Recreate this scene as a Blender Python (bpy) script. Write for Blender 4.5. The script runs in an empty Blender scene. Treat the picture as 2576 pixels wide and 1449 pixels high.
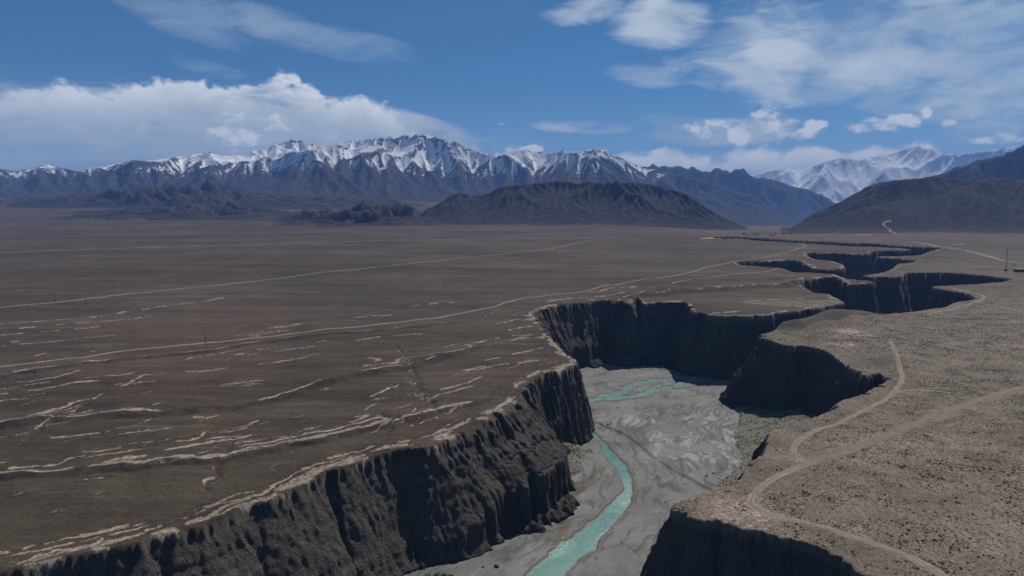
import bpy, bmesh, math, random
import numpy as np
from mathutils import Vector, Matrix
from mathutils.bvhtree import BVHTree

random.seed(7); rng = np.random.default_rng(7)
scene = bpy.context.scene
col = scene.collection

# ---------------------------------------------------------------- camera, sky, sun, exposure
cam_d = bpy.data.cameras.new("camera"); cam = bpy.data.objects.new("camera", cam_d); col.objects.link(cam)
cam_d.lens = 24.0; cam_d.sensor_width = 36.0; cam_d.clip_start = 1.0; cam_d.clip_end = 60000.0
cam.location = (0, 0, 110.0)
cam.rotation_euler = (math.radians(90) - math.atan((724.5 - 571.0) / (2576 * 24.0 / 36.0)), 0, 0)
scene.camera = cam

SUN_EL, SUN_AZ = math.radians(50.5), math.radians(33)      # azimuth: to the right of the view
sun_d = bpy.data.lights.new("sun", 'SUN'); sun = bpy.data.objects.new("sun", sun_d); col.objects.link(sun)
sun_d.energy = 5.0; sun_d.angle = math.radians(0.5); sun_d.color = (1.0, 0.94, 0.85)
to_sun = Vector((math.sin(SUN_AZ) * math.cos(SUN_EL), math.cos(SUN_AZ) * math.cos(SUN_EL), math.sin(SUN_EL)))
sun.rotation_euler = (-to_sun).to_track_quat('-Z', 'Y').to_euler()

vs = scene.view_settings
vs.view_transform = 'Standard'; vs.look = 'None'; vs.exposure = 0.0; vs.gamma = 1.0; vs.use_curve_mapping = False
scene.render.engine = 'CYCLES'
scene.cycles.max_bounces = 5; scene.cycles.diffuse_bounces = 2; scene.cycles.glossy_bounces = 1
scene.cycles.transmission_bounces = 1; scene.cycles.volume_bounces = 0
scene.cycles.use_denoising = True

class NT:
    """small helper for writing node trees"""
    def __init__(s, tree):
        s.t = tree; tree.nodes.clear()
    def n(s, kind, **kw):
        nd = s.t.nodes.new(kind)
        for k, v in kw.items():
            setattr(nd, k, v)
        return nd
    def put(s, sock, v):
        if isinstance(v, bpy.types.NodeSocket): s.t.links.new(v, sock)
        elif v is not None:
            if hasattr(sock.default_value, '__len__') and not hasattr(v, '__len__'): v = (v,) * len(sock.default_value)
            if hasattr(sock.default_value, '__len__') and len(sock.default_value) == 4 and len(v) == 3: v = (*v, 1)
            sock.default_value = v
    def m(s, op, a, b=None, c=None, clamp=False):
        nd = s.n('ShaderNodeMath', operation=op, use_clamp=clamp)
        s.put(nd.inputs[0], a); s.put(nd.inputs[1], b)
        if c is not None: s.put(nd.inputs[2], c)
        return nd.outputs[0]
    def add(s, a, b): return s.m('ADD', a, b)
    def sub(s, a, b): return s.m('SUBTRACT', a, b)
    def mul(s, a, b): return s.m('MULTIPLY', a, b)
    def mx(s, a, b): return s.m('MAXIMUM', a, b)
    def step(s, x, a, b, lo=0.0, hi=1.0):
        nd = s.n('ShaderNodeMapRange', interpolation_type='SMOOTHSTEP')
        for i, v in enumerate((x, a, b, lo, hi)): s.put(nd.inputs[i], v)
        return nd.outputs[0]
    def mix(s, f, a, b, blend='MIX'):
        nd = s.n('ShaderNodeMix', data_type='RGBA', blend_type=blend)
        s.put(nd.inputs[0], f); s.put(nd.inputs[6], a); s.put(nd.inputs[7], b)
        return nd.outputs[2]
    def noise(s, vec, scale, detail=4.0, rough=0.5, dist=0.0, color=False):
        nd = s.n('ShaderNodeTexNoise')
        if vec is not None: s.put(nd.inputs['Vector'], vec)
        s.put(nd.inputs['Scale'], scale); s.put(nd.inputs['Detail'], detail); s.put(nd.inputs['Roughness'], rough); s.put(nd.inputs['Distortion'], dist)
        return nd.outputs['Color' if color else 'Fac']
    def vmul(s, v, k):
        nd = s.n('ShaderNodeVectorMath', operation='MULTIPLY'); s.put(nd.inputs[0], v); s.put(nd.inputs[1], k); return nd.outputs[0]
    def add_vec(s, a, b):
        nd = s.n('ShaderNodeVectorMath', operation='ADD'); s.put(nd.inputs[0], a); s.put(nd.inputs[1], b); return nd.outputs[0]
    def xyz(s, v):
        nd = s.n('ShaderNodeSeparateXYZ'); s.put(nd.inputs[0], v); return nd.outputs
    def vec(s, x, y, z):
        nd = s.n('ShaderNodeCombineXYZ'); s.put(nd.inputs[0], x); s.put(nd.inputs[1], y); s.put(nd.inputs[2], z); return nd.outputs[0]

# sky: Nishita with clouds laid out by compass direction and height over the horizon
world = bpy.data.worlds.new("World"); scene.world = world; world.use_nodes = True
def build_sky():
    k = NT(world.node_tree)
    out = k.n('ShaderNodeOutputWorld'); bg = k.n('ShaderNodeBackground')
    sky = k.n('ShaderNodeTexSky', sky_type='NISHITA', sun_disc=False)
    sky.sun_elevation = SUN_EL; sky.sun_rotation = SUN_AZ
    sky.altitude = 3200; sky.air_density = SKY_AIR; sky.dust_density = SKY_DUST; sky.ozone_density = SKY_OZ
    dirv = k.n('ShaderNodeTexCoord').outputs['Generated']
    x, y, z = k.xyz(dirv)
    az = k.m('ARCTAN2', x, y)
    hz = k.m('SQRT', k.add(k.mul(x, x), k.mul(y, y)))
    el = k.m('DIVIDE', z, k.mx(hz, 1e-4))        # tangent of the height over the horizon
    # shared cloud textures (3-D, by direction)
    bill = k.noise(k.vmul(dirv, (1, 1, 1.5)), 26, 7, .56, .25)
    fine = k.noise(k.vmul(dirv, (1, 1, 1.8)), 70, 5, .6, .2)
    soft = k.noise(k.vmul(dirv, (1, 1, 2.6)), 6.0, 6, .52, .4)
    wisp = k.noise(k.vmul(dirv, (1, 1, 4.0)), 13, 6, .58, .9)
    F = 2576 * 24.0 / 36.0
    def A(px): return math.atan((px - 1288.0) / F)
    def E(py, px=1288.0): return (571.0 - py) / F * math.cos(A(px))
    def crest(pts):      # height of a cloud bank's top by azimuth
        c = k.n('ShaderNodeFloatCurve'); cm = c.mapping; cu = cm.curves[0]
        amin, amax = -0.75, 0.75
        p = [((A(px) - amin) / (amax - amin), max(0, min(1, E(py, px) / 0.4))) for px, py in pts]
        cu.points[0].location = p[0]; cu.points[1].location = p[-1]
        for q in p[1:-1]: cu.points.new(*q)
        for q in cu.points: q.handle_type = 'AUTO_CLAMPED'
        cm.update()
        k.put(c.inputs['Value'], k.m('DIVIDE', k.sub(az, amin), amax - amin))
        return k.mul(c.outputs[0], 0.4)
    def blob(px, py, rx, ry, tilt=0.0):
        a = k.sub(az, A(px)); e = k.sub(el, E(py, px)); cc = math.cos(A(px)); rx = rx * cc * cc; ry = ry * cc
        if tilt: e = k.sub(e, k.mul(a, tilt))
        a = k.m('DIVIDE', a, rx / F); e = k.m('DIVIDE', e, ry / F)
        return k.sub(1.0, k.add(k.mul(a, a), k.mul(e, e)))
    base = k.vmul(sky.outputs[0], SKY_GAIN)
    white = (.56, .63, .68)
    colr = base
    # 1 high thin sheets
    thin = None
    soft2 = k.noise(k.vmul(dirv, (1, 1, 2.2)), 4.5, 7, .55, .8)
    ragged = k.add(k.mul(k.sub(wisp, .5), 1.5), k.mul(k.sub(soft2, .5), 1.5))
    for (px, py, rx, ry, tl, w) in ((2300,120,540,135,-.03,1.0),(2260,130,460,125,-.05,1.0),(2040,195,360,48,-.10,.9),(2560,150,440,140,0,1.0),(2760,80,420,170,0,1.0),(2120,235,260,34,.0,.8),(1960,95,240,60,.22,.6),(1650,75,110,50,-.1,.95),(1470,45,95,26,.12,.8),(1620,200,90,22,-.15,.5),(2480,240,150,34,.14,1.0),
                                (770,100,230,34,-.20,.42),(470,35,150,55,-.3,.34),(930,125,130,24,-.20,.32),(540,182,90,16,-.15,.35)):
        b = k.mul(k.step(k.add(blob(px, py, rx * 1.25, ry * 1.4, tl), ragged), -.1, 1.0), w)
        thin = b if thin is None else k.mx(thin, b)
    th = k.mul(thin, k.step(k.add(k.mul(soft2, .6), k.mul(wisp, .4)), .18, .66))
    colr = k.mix(k.mul(th, .92), colr, k.mix(k.step(soft2, .42, .66), (.44, .54, .64), (.62, .69, .74)))
    # the rest of the sky carries the same kind of broken thin cloud
    out_v = k.step(k.m('ABSOLUTE', az), .62, .95)
    rest = k.mul(out_v, k.mul(k.step(soft, .5, .72), k.step(el, .02, .2)))
    colr = k.mix(k.mul(rest, .75), colr, (.5, .58, .65))
    colr = k.mix(k.step(el, .22, .0, 0, .5), colr, (.40, .50, .58))
    # 2 veils low over the ranges
    veil = None
    for (px, py, rx, ry, tl, w) in ((250,415,1000,80,0,1.0),(200,340,760,150,0,1.0),(640,330,480,90,-.06,1.0),(1020,325,260,55,-.22,.95),(1470,325,170,22,-.05,.75),(1700,310,130,22,-.12,.6),(1800,338,260,46,0,.85),(1250,365,160,26,0,.5),(2450,350,120,24,.1,.55),(2050,395,600,36,0,.5)):
        b = k.mul(k.step(blob(px, py, rx, ry, tl), 0.0, .75), w)
        veil = b if veil is None else k.mx(veil, b)
    vl = k.step(k.add(k.mul(veil, .75), k.mul(k.sub(k.add(k.mul(wisp, .6), k.mul(soft, .4)), .5), 1.6)), .18, .85)
    colr = k.mix(k.mul(vl, .85), colr, k.mix(k.step(soft, .4, .65), (.40, .49, .57), (.56, .62, .66)))
    # 3 billowed banks
    nb = k.add(k.mul(k.sub(bill, .5), .075), k.mul(k.sub(fine, .5), .02))
    def bank(top, low, softn, lo_c, hi_c, colr, fade=None, amp=1.0):
        h = k.sub(k.add(top, k.mul(nb, amp)), el)           # depth below the cloud's crest
        dens = k.mul(k.step(h, 0.0, softn), k.step(el, low[0], low[1]))
        if fade is not None: dens = k.mul(dens, fade)
        lit = k.add(k.step(h, .0, .055, 1.0, 0.0), k.mul(k.sub(bill, .48), 2.2))
        return k.mix(dens, colr, k.mix(k.m('ADD', lit, 0.0, clamp=True), lo_c, hi_c))
    topL = crest([(-300,235),(0,232),(150,215),(260,222),(400,208),(440,196),(500,200),(560,216),(620,206),(690,190),(745,210),(800,228),(860,246),(900,238),(950,262),(985,286),(1030,318),(1090,342),(1160,362),(1230,395),(1300,450),(1400,560),(2576,571)])
    gaps = k.step(k.add(k.mul(soft, .6), k.mul(wisp, .4)), .36, .52, .35, 1.0)
    gaps = k.mx(gaps, k.step(k.sub(topL, el), .045, .01))
    fadeL = k.step(k.add(az, k.mul(k.sub(soft, .5), .5)), A(-260), A(330), .55, 1.0)
    underL = k.step(k.sub(el, k.mul(k.sub(soft, .5), .16)), E(400), E(310), .35, 1.0)
    colr = bank(topL, (E(520), E(430)), .016, (.46, .54, .60), (.80, .84, .86), colr, k.mul(k.mul(fadeL, gaps), underL))
    topR = crest([(-300,571),(1180,560),(1230,400),(1260,385),(1300,376),(1340,392),(1440,400),(1500,385),(1560,378),(1620,386),(1650,372),(1690,368),(1730,390),(1800,388),(1880,372),(1950,380),(2020,356),(2060,362),(2090,376),(2180,360),(2290,352),(2330,360),(2400,392),(2576,400),(2800,390)])
    colr = bank(topR, (E(480), E(420)), .014, (.56, .62, .66), (.78, .82, .84), colr, None, .55)
    # 4 single puffs
    pf = None
    for (px, py, rx, ry) in ((1925,318,62,34),(1870,338,110,26),(1955,345,60,18),(1990,340,44,14),(2035,322,34,15),(2020,335,18,10),(2205,320,78,20),(2150,328,40,14),(2262,312,38,17),(2310,293,14,14),(2370,314,27,9),(2505,352,46,15),(2440,356,40,10),(1680,383,36,15),(1262,318,9,4),(1335,378,30,8),(600,330,60,34),(700,318,60,22),(640,350,60,18),(1790,322,60,16),(2330,402,16,8)):
        b = blob(px, py, rx * 1.15, ry * 1.25)
        pf = b if pf is None else k.mx(pf, b)
    pv = k.add(pf, k.add(k.mul(k.sub(bill, .5), 4.2), k.mul(k.sub(fine, .5), 3.0)))
    dens = k.step(pv, -.05, 1.0)
    colr = k.mix(k.mul(dens, .88), colr, k.mix(k.step(k.add(pv, k.mul(k.sub(bill, .5), 3.0)), .2, 1.6), (.50, .58, .63), (.78, .83, .85)))
    k.put(bg.inputs['Color'], colr); bg.inputs['Strength'].default_value = 1.0
    k.t.links.new(bg.outputs[0], out.inputs[0])
SKY_AIR, SKY_DUST, SKY_OZ, SKY_GAIN = 1.0, 0.0, 3.0, (.031, .0575, .067)
build_sky()
# ---------------------------------------------------------------- numeric helpers
def _h2(ix, iy, seed):
    h = (ix.astype(np.int64) * 374761393 + iy.astype(np.int64) * 668265263 + seed * 1442695041) & 0xffffffff
    h = ((h ^ (h >> 13)) * 1274126177) & 0xffffffff
    h = ((h ^ (h >> 15)) * 2246822519) & 0xffffffff
    return (h ^ (h >> 16)).astype(np.float64) * (1.0 / 4294967295.0)

def noise2(x, y, seed=0):
    x = np.asarray(x, float); y = np.asarray(y, float)
    x, y = np.broadcast_arrays(x, y)
    ix = np.floor(x); iy = np.floor(y)
    fx = x - ix; fy = y - iy
    ix = ix.astype(np.int64); iy = iy.astype(np.int64)
    def g(dx, dy):
        a = _h2(ix + dx, iy + dy, seed) * 6.2831853
        return np.cos(a) * (fx - dx) + np.sin(a) * (fy - dy)
    u = fx * fx * fx * (fx * (fx * 6 - 15) + 10); v = fy * fy * fy * (fy * (fy * 6 - 15) + 10)
    a = g(0, 0); b = g(1, 0); c = g(0, 1); d = g(1, 1)
    r = a + u * (b - a); s = c + u * (d - c)
    return (r + v * (s - r)) * 1.5

def fbm2(x, y, octv=4, seed=0, gain=0.5):
    t = 0; a = 1.0; f = 1.0
    for i in range(octv):
        t = t + a * noise2(x * f + 17.3 * i, y * f - 9.1 * i, seed + i * 31)
        a *= gain; f *= 2.03
    return t

def ridged2(x, y, octv=4, seed=0, gain=0.5):
    t = 0; a = 1.0; f = 1.0; n = 0
    for i in range(octv):
        t = t + a * (1 - np.abs(noise2(x * f + 5.7 * i, y * f + 3.3 * i, seed + i * 17)) * 1.6)
        n += a; a *= gain; f *= 2.07
    return t / n

def noise3(x, y, z, seed=0):
    # cheap 3-D noise: value noise on a hashed lattice
    ix = np.floor(x); iy = np.floor(y); iz = np.floor(z)
    fx = x - ix; fy = y - iy; fz = z - iz
    ix = ix.astype(np.int64); iy = iy.astype(np.int64); iz = iz.astype(np.int64)
    fx = fx * fx * (3 - 2 * fx); fy = fy * fy * (3 - 2 * fy); fz = fz * fz * (3 - 2 * fz)
    def q(k):
        s = seed + 7919 * 1
        A = _h2(ix, iy + (iz + k) * 1013, s); B = _h2(ix + 1, iy + (iz + k) * 1013, s)
        C_ = _h2(ix, iy + 1 + (iz + k) * 1013, s); D = _h2(ix + 1, iy + 1 + (iz + k) * 1013, s)
        r = A + fx * (B - A); t = C_ + fx * (D - C_)
        return r + fy * (t - r)
    a = q(0); b = q(1)
    return (a + fz * (b - a)) * 2 - 1

def sstep(a, b, x):
    t = np.clip((x - a) / (b - a), 0, 1)
    return t * t * (3 - 2 * t)

# ---------------------------------------------------------------- picture <-> place
# the photograph was measured in a 2576 x 1449 view: V(px, py) on a sloping plane
FPX = 2576 * 24.0 / 36.0
CX, CY, HORIZ = 1288.0, 724.5, 571.0
PITCH = math.atan((CY - HORIZ) / FPX)
H = 110.0            # camera height over the fan at its foot
FAN = 0.05           # slope of the fan towards the mountains
BED0, BEDS = -31.0, 0.010

def ray(px, py):
    px = np.asarray(px, float); py = np.asarray(py, float)
    a = (px - CX) / FPX; b = -(py - CY) / FPX
    cp, sp = math.cos(PITCH), math.sin(PITCH)
    return a, cp + b * sp, -sp + b * cp

def on_plane(px, py, z0, s):
    dx, dy, dz = ray(px, py)
    t = (H - z0) / (s * dy - dz)
    return np.stack([dx * t, dy * t], -1)

def P(pts):   # picture points -> fan
    a = np.array(pts, float); return on_plane(a[:, 0], a[:, 1], 0.0, FAN)
def B(pts):   # picture points -> canyon floor
    a = np.array(pts, float); return on_plane(a[:, 0], a[:, 1], BED0, BEDS)

def project(x, y, z):
    cp, sp = math.cos(PITCH), math.sin(PITCH)
    zz = z - H
    f = y * cp - zz * sp; u = y * sp + zz * cp
    return CX + FPX * x / f, CY - FPX * u / f

# ---------------------------------------------------------------- traced canyon rims
RIM_L = [(-420,1530),(-150,1462),(0,1433),(70,1420),(200,1389),(300,1372),(333,1366),(345,1362),(352,1372),(362,1355),(467,1333),(550,1303),(600,1269),(693,1249),(763,1219),
 (800,1193),(859,1179),(925,1153),(992,1133),(1092,1123),(1125,1106),(1175,1076),(1219,1056),(1259,1039),(1302,1009),(1312,983),(1318,962),
 (1371,936),(1405,933),(1448,916),(1451,911),(1438,896),(1418,884),(1405,869),(1398,861),(1383,851),(1371,839),(1360,824),(1345,804),(1338,791),
 (1345,783),(1363,778),(1395,769),(1438,764),(1455,763),(1505,756),(1563,754),(1577,763),(1588,766),(1590,756),(1600,749),(1612,752),(1618,764),(1635,762),
 (1717,760),(1727,764),(1737,775),(1747,787),(1757,784),(1797,793),(1834,793),(1867,793),(1942,791),(1946,787),(2000,782),(2051,776),(2076,769),
 (2101,765),(2131,761),(2101,749),(2084,740),(2051,737),(2036,731),(2024,723),(2013,716),(2011,710),(2021,705),(2041,701),(2071,697),(2101,696),(2111,698),
 (2116,703.6),(2131,712.7),(2153,714.4),(2178,712.7),(2194,711),(2199.6,708.5),(2161,705),(2128,702),(2117,697),(2111,693.6),(2101,690),(2084,687.7),
 (2044,685),(2000,683.6),(1986,679.4),(1969,675),(1956,673.6),(1894,671),(1861,669),(1849.6,662),(1859,659.4),(1878,657),(1918,656),(1991,656),(2014,656.5),
 (2026,663.6),(2041,672),(2058,677),(2094,677.7),(2123,675),(2125.5,672),(2119,665),(2108,660),(2078,655),(2044,652),(2029,643.6),(2026,635),
 (2044,634.4),(2061,637),(2111,637.7),(2178,638.6),(2188,632.7),(2213,631),(2263,629.4),(2288,628),(2280,626),(2230,622.7),(2146,619.4),(2024,612.7),
 (1978,610),(1931,607),(1894,603.6),(1866,600.5),(1830,598.8)]
RIM_R = [(1830,594),(1870,597),(1931,600),(2023,605),(2146,610),(2221,615),(2280,619),(2305,619.5),(2347,621.7),(2376.7,625),(2341,630.5),(2330,637),(2297,643),
 (2230,645),(2196,646),(2247,649),(2288,651),(2318,654.5),(2286,661.5),(2263,663),(2253,669.5),(2250,675),(2226,683),(2210,687),(2175,690.5),(2170,693.5),(2178,695.5),(2213,693),
 (2247,695.5),(2270,693.6),(2277,684.4),(2355,686),(2397,687.7),(2447,690),(2513,696),(2555,701),(2530,707),(2511,710),(2463,714.4),(2397,718.6),(2353,720),
 (2340,724),(2371,727.7),(2405,732),(2430,738.6),(2455,747),(2452,756),(2401,760),(2380,772),(2352,774),(2320,783),(2253,788),(2205,793),(2163,794),
 (2140,797),(2110,800),(2085,803),(2060,810),(2017,817),(1980,823),(1947,834),(1905.6,844.5),(1947,858),(1967,864.5),(1992,871),(2009,868),(2050,875),(2062,877),
 (2100,891),(2125,907),(2152,926),(2179,948),(2190,940),(2208,932.5),(2223,939),(2235,959),(2210,969),(2167,991),(2105,1013),(2117,1026),(2060,1046),(1974,1076),
 (1950,1083),(1938,1089),(1934,1098),(1933,1109),(1930,1136),(1911,1146),(1884,1166),(1876,1182),(1870,1199),(1830,1213),(1792,1232),(1752,1250),(1702,1262),(1684,1272),(1681,1281),
 (1717,1290),(1761,1309),(1801,1309),(1841,1324),(1917,1336),(1967,1353),(2034,1363),(2084,1386),(2134,1409),(2177,1449),(2230,1520),(2300,1640)]

def chaikin(p, n=1):
    for _ in range(n):
        q = np.empty((2 * (len(p) - 1), 2))
        q[0::2] = 0.78 * p[:-1] + 0.22 * p[1:]; q[1::2] = 0.22 * p[:-1] + 0.78 * p[1:]
        p = np.vstack([p[:1], q, p[-1:]])
    return p

rimL = chaikin(np.vstack([[(-430, -160), (-330, 40), (-245, 150)], P(RIM_L)[2:]]))
rimR = chaikin(np.vstack([P(RIM_R)[:-2], [(118, 150), (80, 40), (-30, -160)]]))
CANYON = np.vstack([rimL, rimR])       # closed polygon, from lower left round the head to lower right

def seg_dist(x, y, poly, closed=False, along=False):
    """distance of points to a polyline (chunked); along: also arclength of the foot"""
    x = np.asarray(x, float).ravel(); y = np.asarray(y, float).ravel()
    a = poly if not closed else np.vstack([poly, poly[:1]])
    p0 = a[:-1]; e = a[1:] - p0; l2 = (e ** 2).sum(1) + 1e-12
    cum = np.concatenate([[0], np.cumsum(np.sqrt(l2))])
    best = np.full(x.shape, 1e18); foot = np.zeros(x.shape)
    for i in range(len(e)):
        t = np.clip(((x - p0[i, 0]) * e[i, 0] + (y - p0[i, 1]) * e[i, 1]) / l2[i], 0, 1)
        d = (x - p0[i, 0] - t * e[i, 0]) ** 2 + (y - p0[i, 1] - t * e[i, 1]) ** 2
        m = d < best
        best = np.where(m, d, best)
        if along: foot = np.where(m, cum[i] + t * math.sqrt(l2[i]), foot)
    r = np.sqrt(best)
    return (r, foot) if along else r

def inside(x, y, poly):
    x = np.asarray(x, float).ravel(); y = np.asarray(y, float).ravel()
    r = np.zeros(x.shape, bool)
    n = len(poly)
    for i in range(n):
        x0, y0 = poly[i]; x1, y1 = poly[(i + 1) % n]
        if y0 == y1: continue
        m = ((y0 > y) != (y1 > y))
        r ^= m & (x < (x1 - x0) * (y - y0) / (y1 - y0) + x0)
    return r

# coarse distance lookup: full evaluation is only done near the rims
_rims = [rimL, rimR]
def rim_s(x, y):
    """place along the rims of the nearest rim point"""
    out = np.empty(len(x))
    for s in range(0, len(x), 200000):
        xx = x[s:s + 200000]; yy = y[s:s + 200000]
        dl, sl = seg_dist(xx, yy, rimL, along=True); dr, sr = seg_dist(xx, yy, rimR, along=True)
        out[s:s + 200000] = np.where(dl < dr, sl, sr + 20000.0)
    return out

def canyon_d(x, y):
    """signed distance to the rims: positive inside the canyon"""
    shp = np.shape(x)
    x = np.asarray(x, float).ravel(); y = np.asarray(y, float).ravel()
    out = np.empty(x.shape)
    for s in range(0, len(x), 200000):
        xx = x[s:s + 200000]; yy = y[s:s + 200000]
        d = np.minimum(seg_dist(xx, yy, rimL), seg_dist(xx, yy, rimR))
        ins = inside(xx, yy, CANYON)
        out[s:s + 200000] = np.where(ins, d, -d)
    return out.reshape(shp)

# ---------------------------------------------------------------- the fan surface
A_ST = math.radians(36)
def st_coords(x, y):
    return x * math.cos(A_ST) + y * math.sin(A_ST), -x * math.sin(A_ST) + y * math.cos(A_ST)

SCARPS = [(P([(-400,1120),(-50,1090),(0,1080),(120,1064),(250,1053),(400,1045),(560,1032),(700,1002),(850,962),(960,937),(1050,918),(1110,900)]), 2.6, 7.0),
          (P([(-400,1235),(0,1201),(133,1196),(267,1180),(533,1157),(700,1130),(859,1098),(980,1072),(1080,1045)]), 1.8, 5.0),
          (P([(-400,985),(0,945),(200,921),(300,905),(520,885),(700,858),(900,838),(1060,820)]), 1.5, 6.0),
          (P([(1690,843),(1800,838),(1900,835)]), 0.0, 5.0),
          (P([(1640,742),(1720,733),(1830,729),(1900,724),(1960,720),(2011,711)]), 4.5, 14.0)]
GULLIES = [P([(1039,950),(1042,966),(1059,986),(1045,996),(1072,1006),(1092,1016),(1070,1032),(1045,1043),(1010,1060),(992,1069),(975,1095)]), P([(1000,880),(1020,900),(1040,935),(1055,960),(1060,1000),(1090,1020),(1095,1045)]),
           P([(60,1120),(100,1090),(125,1068),(160,1055),(215,1032),(235,1020)]),
           P([(520,1230),(530,1210),(545,1180),(590,1120),(620,1100)]),
           P([(1290,755),(1275,770),(1250,785),(1215,800)])]

WASHES = [(P(q), w) for q, w in (
    ([(-120,985),(0,967),(140,954),(200,937)],.9), ([(-60,992),(0,984),(110,967)],.8), ([(-60,1004),(0,996),(153,977),(273,964)],1.0), ([(0,1019),(57,1014)],.8), ([(217,957),(327,941)],.9),
    ([(-80,1092),(0,1076),(103,1054),(173,1031),(233,1011),(293,987),(343,964),(360,949),(433,939),(500,936),(633,924)],1.1),
    ([(90,1062),(150,1058),(215,1046)],1.2), ([(100,1053),(160,1042),(200,1031)],.9),
    ([(477,901),(600,884)],.9), ([(617,897),(780,877)],1.0), ([(733,871),(847,861)],1.0), ([(640,924),(760,905),(830,893)],.8), ([(860,868),(960,852),(1050,842)],1.0),
    ([(147,1104),(230,1099)],.9), ([(267,1101),(417,1086)],.9), ([(230,1141),(423,1114)],.9), ([(233,1154),(330,1140),(493,1111),(533,1091),(633,1067)],.7),
    ([(367,1153),(567,1117),(623,1101)],.9), ([(623,1127),(740,1104),(859,1084),(950,1060)],1.1), ([(-40,1204),(0,1196),(120,1175),(200,1156)],.9), ([(233,1179),(367,1153)],1.0), ([(273,1169),(383,1149)],.8),
    ([(317,1179),(533,1156)],1.2), ([(567,1149),(700,1122),(859,1096),(975,1066)],1.2),
    ([(0,1383),(183,1346),(300,1323),(383,1309),(500,1279),(617,1253),(733,1196),(800,1163),(859,1146),(930,1128)],.9),
    ([(-60,1440),(0,1429),(140,1383),(230,1360)],.9), ([(400,1325),(520,1300),(640,1262),(760,1208),(840,1172),(930,1140),(1010,1122)],1.5),
    ([(939,1004),(999,976)],.8), ([(922,1034),(948,1024)],.6), ([(889,1066),(939,1048)],.8), ([(935,1086),(968,1076),(977,1063),(962,1054)],1.0), ([(1039,1069),(1060,1055),(1112,1036),(1179,1016)],.9), ([(1058,1066),(1120,1042),(1159,1026)],.8),
    ([(1105,996),(1179,976)],.8), ([(1060,1003),(1075,1008),(1100,1000)],.9), ([(1100,985),(1180,962),(1225,944)],.7), ([(1230,1038),(1270,1020),(1295,1002)],.8), ([(1010,1112),(1100,1092),(1200,1050)],.7),
    ([(1288,792),(1320,796),(1340,800)],1.6), ([(1250,815),(1300,806),(1335,808)],1.4), ([(1285,830),(1330,822)],1.0), ([(1385,862),(1410,880),(1436,902)],1.4), ([(1200,860),(1260,846),(1330,842)],.9), ([(1230,905),(1300,884),(1360,872)],.8), ([(1180,935),(1260,915),(1340,905)],.8),
    ([(1380,760),(1440,752),(1520,745),(1570,741)],1.6), ([(1480,735),(1560,728),(1620,722)],1.2), ([(1800,786),(1850,783),(1910,779)],1.5), ([(1880,757),(1960,752),(2040,749)],1.2),
    ([(0,815),(120,806),(260,795),(340,778)],1.6), ([(60,826),(200,812),(330,800),(420,788)],1.8), ([(0,846),(100,836),(240,822)],1.6), ([(280,790),(380,776),(480,762),(560,750)],1.6), ([(20,872),(150,857),(190,850),(300,845)],1.1), ([(60,905),(140,890)],1.3),
    ([(680,828),(720,824),(770,818)],1.2), ([(900,800),(940,796),(985,792)],1.6), ([(1040,769),(1100,762),(1140,760)],1.6))]

def side(x, y, poly):
    """signed offset to a polyline: positive on the far (left-hand) side"""
    x = np.asarray(x, float).ravel(); y = np.asarray(y, float).ravel()
    p0 = poly[:-1]; e = poly[1:] - p0; l2 = (e ** 2).sum(1) + 1e-12
    best = np.full(x.shape, 1e18); sg = np.zeros(x.shape); end = np.zeros(x.shape)
    for i in range(len(e)):
        tt = ((x - p0[i, 0]) * e[i, 0] + (y - p0[i, 1]) * e[i, 1]) / l2[i]
        t = np.clip(tt, 0, 1)
        d = (x - p0[i, 0] - t * e[i, 0]) ** 2 + (y - p0[i, 1] - t * e[i, 1]) ** 2
        c = e[i, 0] * (y - p0[i, 1]) - e[i, 1] * (x - p0[i, 0])
        m = d < best
        best = np.where(m, d, best)
        over = np.maximum(-tt if i == 0 else 0 * tt, tt - 1 if i == len(e) - 1 else 0 * tt)
        over = np.maximum(over, 0) * math.sqrt(l2[i])
        sg = np.where(m, np.where(over > 0, c / math.sqrt(l2[i]), np.sign(c) * np.sqrt(d)), sg)
        end = np.where(m, over, end)
    return sg, end

def is_right(x, y):
    """1 on the right-hand plateau"""
    xm = np.interp(y, RY, RX)
    return sstep(-6, 6, x - xm)

# divide between the two banks: mid line of the canyon
_mid = B([(1150,1650),(1450,1449),(1560,1250),(1540,1130),(1520,1050),(1640,950),(1850,905)])
_mid2 = P([(1900,815),(2110,782),(2190,750),(2290,712),(2180,690),(2200,660),(2240,640),(2260,625),(1950,604),(1830,597)])
_m = np.vstack([_mid, _mid2]); _o = np.argsort(_m[:, 1])
RY, RX = _m[_o, 1], _m[_o, 0]

MOUNDS = [(1990,828,16,5,3.5),(2025,824,22,7,5),(2065,817,22,8,6),(2095,811,18,8,7.5),(2125,806,24,8,6),(2160,800,24,8,5)]

def fan_raw(x, y):
    """height of the fan, without the canyon"""
    z = FAN * y
    u = x / np.maximum(y, 1.0)
    lf = sstep(.10, -.45, u); rf = sstep(.12, .30, u)
    e = np.minimum(np.maximum(y - 2300, 0), 2300)
    z = z + e ** 2 * (7.0e-6 + 7.0e-6 * lf) * (1 - rf) - np.maximum(y - 4600, 0) * .035 * (1 - rf)
    z = z - .043 * np.maximum(y - 1950, 0) * rf
    return z

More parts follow.
